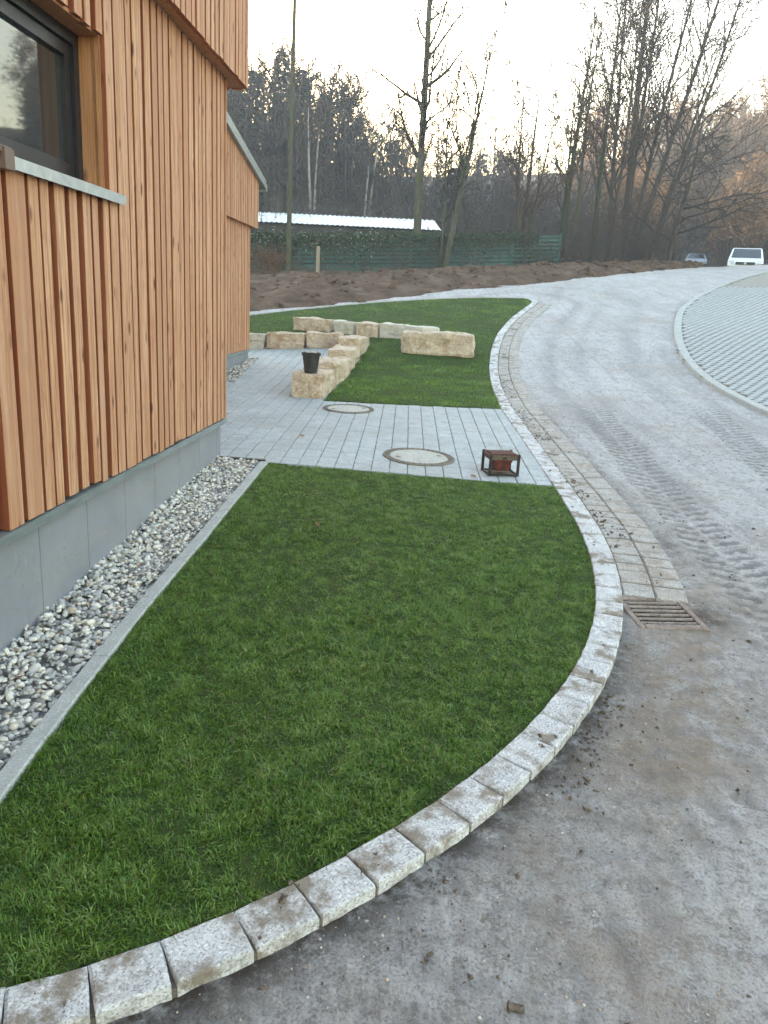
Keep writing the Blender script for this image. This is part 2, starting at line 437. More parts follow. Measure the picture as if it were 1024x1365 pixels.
def curve(pts, step=.04, sig=.3):
    P = np.array(pts, float)[:, :2]
    d = np.r_[0, np.cumsum(np.linalg.norm(np.diff(P, axis=0), axis=1))]
    s = np.arange(0, d[-1], step)
    Q = np.c_[np.interp(s, d, P[:, 0]), np.interp(s, d, P[:, 1])]
    k = int(3 * sig / step); w = np.exp(-.5 * (np.arange(-k, k + 1) * step / sig) ** 2); w /= w.sum()
    ext = np.r_[2 * Q[:1] - Q[k:0:-1], Q, 2 * Q[-1:] - Q[-2:-k - 2:-1]]
    return np.c_[np.convolve(ext[:, 0], w, 'valid'), np.convolve(ext[:, 1], w, 'valid')]
def normals(Q):
    T = np.gradient(Q, axis=0); T /= np.linalg.norm(T, axis=1)[:, None]
    return T, np.c_[T[:, 1], -T[:, 0]]              # tangent, right-hand normal
def inpoly(x, y, poly):
    x = np.asarray(x); y = np.asarray(y); c = np.zeros(x.shape, bool); P = np.asarray(poly)
    j = len(P) - 1
    for i in range(len(P)):
        cond = ((P[i, 1] > y) != (P[j, 1] > y)) & (x < (P[j, 0] - P[i, 0]) * (y - P[i, 1]) / (P[j, 1] - P[i, 1] + 1e-12) + P[i, 0])
        c ^= cond; j = i
    return c
def curve_dist(x, y, Q):
    d = np.full(x.shape, 1e9)
    for a in Q[::4]: d = np.minimum(d, (x - a[0]) ** 2 + (y - a[1]) ** 2)
    return np.sqrt(d)
def grid_mesh(xs, ys, zf, keep=None):
    X, Y = np.meshgrid(xs, ys, indexing='ij'); Z = zf(X, Y)
    V = np.stack([X, Y, Z], -1).reshape(-1, 3)
    nx, ny = len(xs), len(ys); i, j = np.meshgrid(np.arange(nx - 1), np.arange(ny - 1), indexing='ij')
    a = (i * ny + j).ravel(); F = np.stack([a, a + ny, a + ny + 1, a + 1], -1)
    if keep is not None:
        cxy = V[F].mean(1); F = F[keep(cxy[:, 0], cxy[:, 1])]
        used = np.unique(F); mp = np.full(len(V), -1); mp[used] = np.arange(len(used)); V = V[used]; F = mp[F]
    return V, F

KI = [(-1.9, 1.38), (-1.45, 1.45), (-0.92, 1.6), (-0.75, 1.67), (-0.59, 1.75), (-0.42, 1.86), (-0.24, 1.98), (-0.09, 2.12), (0.08, 2.27), (0.26, 2.43), (0.42, 2.62), (0.6, 2.85), (0.78, 3.12), (0.92, 3.36), (1.09, 3.72), (1.19, 3.99), (1.28, 4.3), (1.4, 4.91), (1.47, 5.54), (1.5, 6.12), (1.52, 6.82), (1.53, 8.64), (1.53, 10.72), (1.66, 13.0), (1.8, 14.69), (1.99, 16.13), (2.27, 17.53), (2.78, 19.34), (3.4, 21.13), (3.65, 21.78), (3.78, 22.3), (3.5, 22.75)]
KC = curve(KI, .04, .22); KT, KN = normals(KC)
KERB_W = .155
BERM = [(-13, 16.0), (-8, 17.8), (-3.67, 20.4), (-2.51, 21.11), (-0.58, 22.26), (1.56, 23.48), (3.49, 24.94), (5.07, 26.07), (6.87, 27.59), (10.08, 31.38), (13.2, 36.4), (15.0, 40.5), (16.0, 44)]
BC = curve(BERM, .1, .6)

ED_R = [(-1.275, 1.3), (-1.265, 2.28), (-1.25, 3.08), (-1.225, 3.85), (-1.165, 4.87), (-1.075, 6.93)]
kin = KC[(KC[:, 1] < 6.86)][::3]
LAWN1 = [tuple(p) for p in ED_R] + [(1.52, 6.86)] + [tuple(p) for p in kin[::-1] if p[0] > -1.27] 
k2 = KC[(KC[:, 1] > 10.72)]
LANE = [(-13, 15.3), (-8, 17.1), (-3.58, 19.91), (-2.48, 20.83), (-0.96, 21.75), (0.66, 22.2), (2.0, 22.4), (3.3, 22.6)]
LANEC = curve(LANE, .1, .5)
BENCH_A, BENCH_B = (-1.17, 10.95), (-.72, 16.25)       # axis of the side row of blocks
LAWN2 = [(-.93, 10.78), (1.53, 10.72)] + [tuple(p) for p in k2[::5]] + [tuple(p) for p in LANEC[::-4]] + [(-13, 16.6), (-3.3, 16.65), (-.6, 16.5), (-.55, 15.8)]

# ground: one sheet reaching the horizon
_gx = np.unique(np.r_[np.linspace(-150, -24, 26), np.arange(-24, 34, 1.0), np.linspace(34, 190, 30)])
_gy = np.unique(np.r_[np.linspace(-90, -8, 16), np.arange(-8, 70, 1.0), np.linspace(70, 210, 45)])
def ground_z(x, y):
    z = G(np.clip(x, -60, 95), np.clip(y, -25, 145))
    built = (1 - sstep(27, 29, y - np.clip((x - 5) * .9, 0, 20))) * (1 - sstep(30, 34, np.abs(x)))
    return z - .30 * built + (1 - built) * fbm(x, y, .35, 3, 3) * .25
V, F = grid_mesh(_gx, _gy, ground_z)
tag(obj('ground', mesh('ground', V, F, M['floor'], True)), 'brown leaf-littered slope rising into the wood', kind='structure')

# road: one dusty sheet, finer in front of the camera
DRAIN_C, DRAIN_A = (1.635, 4.235), math.radians(5)
_xs = np.unique(np.round(np.r_[np.arange(-13, -1.6, .4), np.arange(-1.6, 5.2, .027), np.arange(5.2, 24, .3)], 3))
_ys = np.unique(np.round(np.r_[np.arange(-7, .6, .3), np.arange(.6, 6, .024), np.arange(6, 11.8, .036), np.arange(11.8, 20, .15), np.arange(20, 46, .35)], 3))
def berm_side(x, y): return y - np.interp(x, BC[:, 0], BC[:, 1])
def dl(x, y):
    c, s = math.cos(DRAIN_A), math.sin(DRAIN_A); dx = x - DRAIN_C[0]; dy = y - DRAIN_C[1]
    return dx * c + dy * s, -dx * s + dy * c
def road_keep(x, y):
    a, b = dl(x, y)
    return (berm_side(x, y) < .8) & ~inpoly(x, y, LAWN1) & ~inpoly(x, y, LAWN2) & ~((np.abs(a) < .16) & (np.abs(b) < .20)) & ~((x < -1.55) & (y > -5) & (y < 16))
def road_surf(x, y):
    near = 1 - sstep(8, 12, y)
    rough = (fbm(x, y, 7, 3, 11) * .010 + fbm(x, y, 22, 2, 21) * .008 + vnoise(x, y, 47, 27) * .005) * near
    rut = -.012 * np.exp(-((x - (2.35 + np.maximum(y - 5, 0) * .09)) / .2) ** 2) * sstep(2.5, 4, y)
    return road_z(x, y) + rough + rut
V, F = grid_mesh(_xs, _ys, road_surf, road_keep)
# a tractor's lug prints along the near kerb, pressed into the crust
pm = np.zeros(len(V)); nm = np.flatnonzero((V[:, 1] < 5.6) & (V[:, 1] > .6) & (V[:, 0] > -1) & (V[:, 0] < 3))
_d2 = np.full(len(nm), 1e9); _bi = np.zeros(len(nm), int)
for _k in range(0, len(KC) // 3):
    _q = (V[nm, 0] - KC[_k, 0]) ** 2 + (V[nm, 1] - KC[_k, 1]) ** 2; _m = _q < _d2; _d2[_m] = _q[_m]; _bi[_m] = _k
for _c, _w in ((.66, .23), (1.75, .22)):
    _lat = np.sqrt(_d2) - _c + .05 * np.sin(_bi * .04); _ph = _bi * .04 / .17 + np.abs(_lat) * 3.4 + (_lat > 0) * .5
    _p = sstep(-.05, .45, np.sin(2 * np.pi * _ph)) * (1 - sstep(_w - .03, _w, np.abs(_lat))) * sstep(.01, .04, np.abs(_lat))
    pm[nm] = np.maximum(pm[nm], _p * (.42 if _c < 1 else .2))
_tr = curve([(2.95, 11.8), (2.78, 10.15), (2.55, 7.25), (2.40, 5.19), (2.36, 4.2), (2.36, 2.6)], .04, .3); _tr2 = curve([(4.55, 11.5), (4.15, 9.04), (3.9, 7.4), (3.75, 6.0), (3.7, 4.5)], .04, .3)
for _t in (_tr, _tr2):
    _tt, _tn = normals(_t); nm = np.flatnonzero((V[:, 1] > 2.4) & (V[:, 1] < 12) & (V[:, 0] > 1.9) & (V[:, 0] < 5.2)); _d2 = np.full(len(nm), 1e9); _bi = np.zeros(len(nm), int)
    for _k in range(len(_t)):
        _q = (V[nm, 0] - _t[_k, 0]) ** 2 + (V[nm, 1] - _t[_k, 1]) ** 2; _m = _q < _d2; _d2[_m] = _q[_m]; _bi[_m] = _k
    _lat = ((V[nm, :2] - _t[_bi]) * _tn[_bi]).sum(1); _lat = np.where(np.sqrt(_d2) < .5, _lat, 9); _ph = _bi * .04 / .15 + np.abs(_lat) * 2.6 + (_lat > 0) * .5
    pm[nm] = np.maximum(pm[nm], sstep(-.1, .4, np.sin(2 * np.pi * _ph)) * (1 - sstep(.20, .23, np.abs(_lat))) * sstep(.008, .03, np.abs(_lat)) * (1 - sstep(10.5, 11.8, V[nm, 1])))
V[:, 2] -= .009 * pm
me = mesh('road', V, F, M['road'], True)
kd = np.full(len(V), 9.0); nearm = (V[:, 1] < 26) & (V[:, 0] > -3) & (V[:, 0] < 8)
kd[nearm] = curve_dist(V[nearm, 0], V[nearm, 1], KC)
dv = np.exp(-np.maximum(kd - .17, 0) / .15) * (1 - .75 * sstep(3.0, 4.5, V[:, 1]))
bl = (1 - sstep(1.2, 2.5, V[:, 1])) * (1 - sstep(-.1, .7, V[:, 0])); dv = np.maximum(dv, .32 * bl)
a, b = dl(V[:, 0], V[:, 1]); dv = np.maximum(dv, .8 * np.exp(-(((a - .25) / .18) ** 2 + ((b + .02) / .22) ** 2)))
dv = np.maximum(dv, .45 * np.exp(-(((V[:, 0] - 2.05) / .13) ** 2)) * sstep(4.5, 5.5, V[:, 1]) * (1 - sstep(10, 12, V[:, 1])))
fattr(me, 'dirt', np.clip(dv, 0, 1))
mdv = np.exp(-((kd - .55) / .35) ** 2) * sstep(2.0, 2.8, V[:, 1]) * (1 - sstep(4.2, 5.2, V[:, 1]))
mdv = np.maximum(mdv, .7 * np.exp(-(((V[:, 0] - 2.15) / .35) ** 2 + ((V[:, 1] - 4.3) / .9) ** 2)))
mdv = np.maximum(mdv, .6 * np.exp(-((V[:, 0] - .75) / .35) ** 2) * (1 - sstep(2.2, 3.0, V[:, 1])))
fattr(me, 'mud', np.clip(mdv, 0, 1))
fattr(me, 'prints', pm)
tk = sum(a_ * np.exp(-((kd - c_ - .12 * np.sin(V[:, 1] * .4)) / w_) ** 2) for c_, w_, a_ in ((1.15, .16, .55), (1.75, .10, .35), (2.7, .2, .5), (3.3, .10, .3))) * sstep(5.5, 8, V[:, 1])
fattr(me, 'track', np.clip(tk, 0, 1))
tag(obj('road', me), 'dusty grey asphalt drive curving uphill', kind='structure')

# ------------------------------------------------------------------ shared little stones
def stone_mesh(name, l, w, h, mat, seed, jit=.006, cham=.010):
    """one hewn stone: bevelled block with an uneven subdivided top; x along the row, top at z = 0"""
    r = np.random.default_rng(seed); nx, ny = 4, 3
    V = []; F = []
    def ring(ins, z, j):
        pts = []
        X = np.linspace(-l / 2 + ins, l / 2 - ins, nx); Y = np.linspace(-w / 2 + ins, w / 2 - ins, ny)
        for x in X[:-1]: pts.append((x, Y[0]))
        for y in Y[:-1]: pts.append((X[-1], y))
        for x in X[:0:-1]: pts.append((x, Y[-1]))
        for y in Y[:0:-1]: pts.append((X[0], y))
        return [(x + r.uniform(-j, j), y + r.uniform(-j, j), z + r.uniform(-j, j) * .5) for x, y in pts]
    n = 2 * (nx - 1) + 2 * (ny - 1)
    rings = [ring(0, -h, 0), ring(0, -cham * 1.3, jit * .6), ring(cham * .35, -cham * .45, jit * .6), ring(cham * 1.2, 0, jit * .5)]
    for q in rings: V += q
    for k in range(3):
        for i in range(n): F.append((k * n + i, k * n + (i + 1) % n, (k + 1) * n + (i + 1) % n, (k + 1) * n + i))
    c = len(V); V.append((0, 0, r.uniform(-.003, .003)))
    for i in range(n): F.append((3 * n + i, 3 * n + (i + 1) % n, c))
    return mesh(name, V, F, mat)
def frame(p, tx, up):
    up = Vector(up).normalized(); x = Vector(tx); x = (x - up * x.dot(up)).normalized(); y = up.cross(x)
    m = Matrix((x, y, up)).transposed().to_4x4(); m.translation = Vector(p); return m
def row(parent, name, variants, lens, offset, i0, i1, gap, dz, up_tilt=0.0, seed=1):
    """lay stones one after another along the kerb curve at a sideways offset"""
    r = random.Random(seed)
    Q = KC + KN * offset; T, N = normals(Q)
    d = np.r_[0, np.cumsum(np.linalg.norm(np.diff(Q, axis=0), axis=1))]
    s = d[i0]; n = 0
    while True:
        k = r.randrange(len(variants)); L = lens[k]
        if s + L > d[i1]: break
        m = s + L / 2; x = np.interp(m, d, Q[:, 0]); y = np.interp(m, d, Q[:, 1])
        tx, ty = np.interp(m, d, T[:, 0]), np.interp(m, d, T[:, 1])
        nv = gn(x, y) + Vector((r.uniform(-.012, .012), r.uniform(-.012, .012), 0))
        ex = (g(x + tx * .1, y + ty * .1) - g(x - tx * .1, y - ty * .1)) / .2
        o = obj(name, variants[k], parent, M=frame((x, y, g(x, y) + dz(y) + r.uniform(-.003, .003)), (tx, ty, ex), nv))
        s += L + gap; n += 1
    return n

# granite kerb
kerb = empty('granite_kerb', (0, 0, 0))
tag(kerb, 'single row of pale granite kerb stones curving round the lawns', 'kerb')
_kl = [.185, .20, .215, .20, .19]
_kv = [stone_mesh('kerb_stone', L, KERB_W, .16, M['granite'], 40 + i, .0045, .006) for i, L in enumerate(_kl)]
nk = row(kerb, 'kerb_stone', _kv, _kl, KERB_W / 2, 0, len(KC) - 1, .007, lambda y: .012, seed=3)
def strip(name, offs0, offs1, dz0, mat, parent, i0=0, i1=None, h=.1):
    """mortar bed under a row of stones"""
    Q = KC[i0:i1:3]; N = KN[i0:i1:3]
    A = Q + N * offs0; B = Q + N * offs1
    V = []
    for p in (A, B):
        z = G(p[:, 0], p[:, 1]) + dz0(p[:, 1]); V.append(np.c_[p, z])
    low = [np.c_[v[:, :2], v[:, 2] - h] for v in V]
    n = len(Q); Vs = np.concatenate([V[0], V[1], low[0], low[1]]); F = []
    for i in range(n - 1):
        F += [(i, n + i, n + i + 1, i + 1), (n + i, 3 * n + i, 3 * n + i + 1, n + i + 1), (2 * n + i, i, i + 1, 2 * n + i + 1)]
    return obj(name, mesh(name, Vs, F, mat), parent)
strip('mortar_bed', .004, KERB_W - .004, lambda y: .003 - .012 * (1 - sstep(3.8, 5.5, y)), M['joint_fill'], kerb, 0, None, .12)

# two rows of setts forming the gutter behind the drain
gut = empty('sett_gutter', (0, 0, 0))
tag(gut, 'two rows of weathered stone setts laid as a gutter beside the kerb', 'gutter')
_sl = [.13, .16, .18, .15, .20]
_sv = [stone_mesh('sett', L, .185, .12, M['sett'], 80 + i, .005, .007) for i, L in enumerate(_sl)]
i0 = int(np.argmin(np.abs(KC[:, 1] - 4.47) + (KC[:, 0] < .5) * 9)); i1 = int(np.argmax(KC[:, 1] > 22.0))
ns = row(gut, 'sett', _sv, _sl, KERB_W + .012 + .095, i0, i1, .010, lambda y: -.002 - .85 * (road_drop(y) - .012), seed=5)
ns += row(gut, 'sett', _sv, _sl, KERB_W + .012 + .29, i0, i1, .010, lambda y: -.85 * (road_drop(y) - .012), seed=6)
strip('mortar_bed', KERB_W + .008, KERB_W + .392, lambda y: -.006 - .85 * (road_drop(y) - .012), M['joint_fill'], gut, i0, i1, .08)

# ------------------------------------------------------------------ lawns
def lawn(name, poly, label, step, xr, yr, dz):
    V, F = grid_mesh(np.arange(*xr, step), np.arange(*yr, step), lambda x, y: G(x, y) + dz + fbm(x, y, 3, 3, 5) * .012,
                     lambda x, y: inpoly(x, y, poly))
    tag(obj(name, mesh(name, V, F, M['lawn_soil'], True)), label, kind='structure')
lawn('lawn', LAWN1, 'soil bed of the lawn in the foreground', .05, (-1.35, 1.7), (1.2, 7.0), -.004)
lawn('lawn', LAWN2, 'soil bed of the lawn beyond the paving', .10, (-13, 4), (10.7, 22.9), .004)
def blades(name, poly, dens, hh, ww, lay, label, box, mind=0, tri=False, seed=1, clump=6.0):
    r = np.random.default_rng(seed)
    n = int((box[1] - box[0]) * (box[3] - box[2]) * dens[0])
    x = r.uniform(box[0], box[1], n); y = r.uniform(box[2], box[3], n)
    d = dens[1](x, y) / dens[0]
    k = (r.random(n) < d) & inpoly(x, y, poly); x = x[k]; y = y[k]; n = len(x)
    z = G(x, y) - .012
    cl = fbm(x, y, clump, 3, 9); cl2 = fbm(x, y, 2.4, 3, 17)
    h = hh * (.55 + .9 * r.random(n)) * (1 + .75 * cl + .3 * cl2)
    w = ww * (.6 + .8 * r.random(n))
    # blades lean with their neighbours, in drifts
    ang = fbm(x, y, 7, 3, 31) * 7 + r.normal(0, 1.6, n)
    lean = lay * (.35 + 1.1 * r.random(n))
    dx = np.cos(ang); dy = np.sin(ang)
    px = np.cos(ang + np.pi / 2 + r.normal(0, .7, n)); py = np.sin(ang + np.pi / 2 + r.normal(0, .7, n))
    b0 = np.c_[x - px * w / 2, y - py * w / 2, z]; b1 = np.c_[x + px * w / 2, y + py * w / 2, z]
    tipx = x + dx * h * np.sin(lean); tipy = y + dy * h * np.sin(lean); tipz = z + h * np.cos(lean) * .92 + .004
    tip = np.c_[tipx, tipy, tipz]
    tone = np.clip(.50 + .50 * cl + .16 * cl2 + r.normal(0, .22, n), 0, .94)
    dead = r.random(n) < .05; tone[dead] = r.uniform(.95, 1, dead.sum())
    if tri:
        V = np.stack([b0, b1, tip], 1).reshape(-1, 3); F = np.arange(3 * n).reshape(-1, 3); tn = np.repeat(tone, 3)
    else:
        mx = x + dx * h * .42 * np.sin(lean * .55); my = y + dy * h * .42 * np.sin(lean * .55); mz = z + h * .55
        m0 = np.c_[mx - px * w * .4, my - py * w * .4, mz]; m1 = np.c_[mx + px * w * .4, my + py * w * .4, mz]
        V = np.stack([b0, b1, m0, m1, tip], 1).reshape(-1, 3); o = 5 * np.arange(n)[:, None]
        F = np.concatenate([o + [0, 1, 3], o + [0, 3, 2], o + [2, 3, 4]]); tn = np.repeat(tone, 5)
    me = mesh(name, V, F, M['grass']); fattr(me, 'tone', tn)
    tag(obj(name, me), label, 'grass', kind='stuff'); return n
g1 = blades('grass', LAWN1, (40000, lambda x, y: 40000 * (1 - .55 * sstep(2.2, 6.5, y))), .027, .0034, 1.05,
            'dense dark green turf of the foreground lawn', (-1.3, 1.65, 1.3, 6.95), seed=2, clump=19.0)
g2 = blades('grass', LAWN2, (5200, lambda x, y: 5200 * (1 - .6 * sstep(11, 20, y)) * (x > -5)), .038, .010, .85,
            'green turf of the sloping lawn round the stone blocks', (-5, 4, 10.7, 22.9), tri=True, seed=3, clump=2.5)

# ------------------------------------------------------------------ gravel strip along the house wall
def wx(y, off=0): return -1.91 + .0509 * y + off           # wall line
edg = empty('lawn_edging', (0, 0, 0))
tag(edg, 'straight grey concrete edging between the pebble strip and the lawn', 'edging')
EC = curve(ED_R, .02, .25)
seg = [1.3, 2.30, 3.30, 4.30, 5.30, 6.30, 6.92]
for a, b in zip(seg[:-1], seg[1:]):
    ys = np.linspace(a + .003, b - .003, 7); xr = np.interp(ys, EC[:, 1], EC[:, 0]); V = []; F = []
    for x, y in zip(xr, ys):
        z = g(x, y)
        V += [(x - .075, y, z - .2), (x - .075, y, z + .012), (x - .070, y, z + .018), (x - .006, y, z + .018), (x, y, z + .012), (x, y, z - .2)]
    for i in range(6):
        for k in range(5): F.append((i * 6 + k, i * 6 + k + 1, i * 6 + k + 7, i * 6 + k + 6))
    F += [(0, 1, 2, 3, 4, 5), tuple(36 + k for k in (5, 4, 3, 2, 1, 0))]
    obj('edging_slab', mesh('edging_slab', V, F, M['concrete']), edg)
MB().box(0, .43, 0, .05, -.2, .012).build('edging_slab', M['steel'], edg, M=Matrix.Translation((-1.545, 6.985, .15)) @ Matrix.Rotation(R(-4), 4, 'Z'))

V, F = grid_mesh(np.linspace(0, 1, 7), np.arange(1.2, 7.0, .1), lambda x, y: y * 0)
V[:, 0] = wx(V[:, 1], -.06) + V[:, 0] * (np.interp(V[:, 1], EC[:, 1], EC[:, 0]) - .04 - wx(V[:, 1], -.06))
V[:, 2] = G(V[:, 0], V[:, 1]) - .045
tag(obj('gravel_bed', mesh('gravel_bed', V, F, M['gravel'], True)), 'bed under the pebble strip', kind='structure')
def ico():
    import bmesh
    bm = bmesh.new(); bmesh.ops.create_icosphere(bm, subdivisions=2, radius=1)
    V = np.array([v.co[:] for v in bm.verts]); F = np.array([[v.index for v in f.verts] for f in bm.faces]); bm.free(); return V, F
ICV, ICF = ico()
def pebbles(name, P, size, tone, label, flat=.55, seed=3, mat='pebble', rough=.12):
    r = np.random.default_rng(seed); n = len(P); nv = len(ICV)
    ax = size[:, None] * np.c_[r.uniform(.9, 1.35, n), r.uniform(.7, .95, n), r.uniform(flat * .75, flat * 1.25, n)]
    V = np.repeat(ICV[None], n, 0)
    for k in range(3):
        w = r.normal(0, 1.4, (n, 1, 3)); V = V * (1 + rough * np.sin((V * w).sum(-1, keepdims=True) * 2 + r.uniform(0, 6, (n, 1, 1))))
    V = V * ax[:, None]
    yaw = r.uniform(0, 6.28, n); tl = r.normal(0, .35, n); tl2 = r.normal(0, .35, n)
    cy, sy = np.cos(yaw), np.sin(yaw); ct, st = np.cos(tl), np.sin(tl); cu, su = np.cos(tl2), np.sin(tl2); o = np.zeros(n); e = np.ones(n)
    Rz = np.stack([np.stack([cy, -sy, o], -1), np.stack([sy, cy, o], -1), np.stack([o, o, e], -1)], 1)
    Rx = np.stack([np.stack([e, o, o], -1), np.stack([o, ct, -st], -1), np.stack([o, st, ct], -1)], 1)
    Ry = np.stack([np.stack([cu, o, su], -1), np.stack([o, e, o], -1), np.stack([-su, o, cu], -1)], 1)
    V = np.einsum('nij,nvj->nvi', Rx @ Ry @ Rz, V) + P[:, None]
    F = (ICF[None] + (np.arange(n) * nv)[:, None, None]).reshape(-1, 3)
    me = mesh(name, V.reshape(-1, 3), F, M[mat], True); fattr(me, 'tone', np.repeat(tone, nv))
    return tag(obj(name, me), label, 'pebbles' if mat == 'pebble' else 'soil crumbs', kind='stuff')
r = np.random.default_rng(12)
n = 6600
py = 1.9 + 5.08 * r.random(n) ** .95; fx = r.random(n)
lo = wx(py, -.03); hi = np.interp(py, EC[:, 1], EC[:, 0]) - .085; px = lo + (hi - lo) * fx
heap = .020 * np.exp(-((fx) / .35) ** 2)
pz = G(px, py) - .036 + .044 * r.random(n) + heap + fbm(px, py, 4, 2, 7) * .02
sz = np.clip(r.lognormal(-4.36, .30, n), .007, .027)
tn = np.clip(r.choice([.04, .16, .30, .42, .55, .68, .80, .9, 1.0], n, p=[.03, .08, .15, .18, .20, .19, .09, .05, .03]) + r.normal(0, .03, n), 0, 1)
pebbles('pebbles', np.c_[px, py, pz], sz, tn, 'strip of rounded white, grey and tan river pebbles along the house wall')
n = 420; py = 12.0 + 2.6 * r.random(n); px = -3.38 + .0509 * py + r.random(n) * (.12 + .20 * (14.8 - py) / 2.4)
pebbles('pebbles', np.c_[px, py, G(px, py) + .01 + .03 * r.random(n)], np.clip(r.lognormal(-3.95, .25, n), .012, .04), r.choice([.16, .3, .5, .68, .9], n),
        'small patch of pebbles at the foot of the farther house', seed=8)

# ------------------------------------------------------------------ paving
pat = tag(empty('patio', (0, 0, 0)), 'pale grey-green paving laid in straight courses beside the house', kind='structure')
PA = R(0.9); pd = np.array([math.sin(PA), math.cos(PA)]); pp = np.array([math.cos(PA), -math.sin(PA)])
PATIO = [(-1.56, 7.05), (-1.08, 6.97), (1.52, 6.885), (1.528, 10.70), (-.93, 10.76), (-1.0, 11.5), (-.62, 16.0), (-3.0, 16.1), (-3.1, 14.8), (-2.62, 14.62), (-2.75, 12.0), (-5.5, 12.0), (-5.5, 7.3)]
V, F = grid_mesh(np.arange(-5.6, 1.61, .1), np.arange(6.9, 16.3, .1), lambda x, y: G(x, y) - .008, lambda x, y: inpoly(x, y, PATIO))
obj('joint_bed', mesh('joint_bed', V, F, M['joint_fill'], True), pat)
cand = []; rr = random.Random(4); CW = .168
PV = {}
for L in (.16, .24, .32):
    PV[L] = [stone_mesh('paver', L - .013, CW - .008, .05, M['paver'], 120 + int(L * 100) + k, .0012, .004) for k in range(2)]
for c in range(-30, 20):
    off = c * CW; ss = np.arange(5, 17.5, .01); pts = pd[None] * ss[:, None] + pp[None] * off
    ins = inpoly(pts[:, 0], pts[:, 1], PATIO).astype(int); ed = np.flatnonzero(np.diff(np.r_[0, ins, 0]))
    for a, b in zip(ed[::2], ed[1::2]):
        s, e = ss[a], ss[min(b, len(ss) - 1)]
        first_cut = rr.uniform(.06, .24)
        while s < e - .02:
            L = rr.choice((.16, .24, .24, .32)); cut = min(L, e - s)
            if first_cut: cut = min(cut, first_cut); first_cut = 0
            if e - s - cut < .05: cut = e - s
            p = pd * (s + cut / 2) + pp * off
            vis = p[1] > 6.7 and p[0] > -1.9 + (p[1] - 7) * -.23
            cand.append(((p[0] ** 2 + p[1] ** 2) if vis else 1e3 + p[1], p, L, cut / L)); s += cut
cand.sort(key=lambda q: q[0])
rest = MB()
for i, (_, p, L, cut) in enumerate(cand):
    m = frame((p[0], p[1], g(*p) + rr.uniform(-.0015, .0015)), (pd[0], pd[1], 0), gn(*p)) @ Matrix.Diagonal((cut, 1, 1, 1))
    md = rr.choice(PV[L])
    if i < 295: obj('paver', md, pat, M=m)
    else: rest.add([m @ v.co for v in md.vertices], [f.vertices[:] for f in md.polygons])
ro = rest.build('paver', M['paver'], pat); tag(ro, kind='stuff')

# concrete edging along the lane above the far lawn
le = tag(empty('lane_edging', (0, 0, 0)), 'thin pale edging strip along the top of the far lawn', 'edging')
A = LANEC[::10]; T2, N2 = normals(LANEC)
for i in range(0, len(LANEC) - 11, 10):
    p, q = LANEC[i], LANEC[i + 10]; d = (q - p) / np.linalg.norm(q - p); nn = np.array([-d[1], d[0]]); V = []
    for s, k in ((p + d * .004, 0), (q - d * .004, 0)):
        for o, z in ((0, -.15), (0, .03), (.16, .03), (.16, -.15)):
            w = s + nn * o; V.append((w[0], w[1], g(*s) + z))
    obj('edging_slab', mesh('edging_slab', V, [(0, 1, 2, 3), (7, 6, 5, 4), (0, 4, 5, 1), (1, 5, 6, 2), (2, 6, 7, 3)], M['concrete']), le)

# ------------------------------------------------------------------ parking bay of open-jointed blocks
PK = [(5.3, 8.2), (5.2, 9.6), (5.13, 10.58), (5.09, 11.43), (5.09, 12.27), (5.16, 13.48), (5.31, 14.6), (5.53, 15.66), (5.84, 16.76), (6.35, 18.26), (6.97, 19.95), (7.85, 21.69), (8.92, 23.38), (10.06, 25.01), (11.93, 27.91), (14.34, 31.67), (17.5, 36.2)]
PKC = curve(PK, .05, .5); PT, PN = normals(PKC)
park = tag(empty('parking_area', (0, 0, 0)), 'parking bay of pale open-jointed blocks beside the drive', kind='structure')
pkp = [tuple(p) for p in PKC[::6]] + [(26, 36), (26, 8.2)]
V, F = grid_mesh(np.arange(5, 26, .125), np.arange(8.2, 36.3, .125), lambda x, y: G(x, y) + .043 + 0 * x, lambda x, y: inpoly(x, y, pkp) & (curve_dist(x, y, PKC[::2]) > .14) & (y < 24.1))
obj('joint_bed', mesh('joint_bed', V, F, M['clod'], True), park)
V, F = grid_mesh(np.arange(8, 26, .25), np.arange(24, 36.3, .25), lambda x, y: G(x, y) + .03 + 0 * x, lambda x, y: inpoly(x, y, pkp) & (curve_dist(x, y, PKC[::2]) > .2))
obj('gravel_bed', mesh('gravel_bed', V, F, M['gravel'], True), park)
gk = tag(empty('parking_kerb', (0, 0, 0)), 'pale concrete kerb curving round the parking bay', 'kerb')
Ls = 1.0; d = np.r_[0, np.cumsum(np.linalg.norm(np.diff(PKC, axis=0), axis=1))]; s = 0
while s + .5 < d[-1]:
    V = []; ss = np.linspace(s + .004, s + .496, 4)
    for q in ss:
        x, y = np.interp(q, d, PKC[:, 0]), np.interp(q, d, PKC[:, 1]); nx, ny = np.interp(q, d, PN[:, 0]), np.interp(q, d, PN[:, 1]); z = g(x, y)
        for o, h in ((0, -.2), (0, .045), (.012, .058), (.14, .058), (.15, .05), (.15, -.2)): V.append((x + nx * o, y + ny * o, z + h))
    F = [(i * 6 + k, i * 6 + k + 6, i * 6 + k + 7, i * 6 + k + 1) for i in range(3) for k in range(5)] + [(0, 1, 2, 3, 4, 5), (23, 22, 21, 20, 19, 18)]
    obj('kerb_stone', mesh('kerb_stone', V, F, M['concrete']), gk); s += .5
gp = MB().cham(-.1, .1, -.1, .1, -.06, 0, .006)
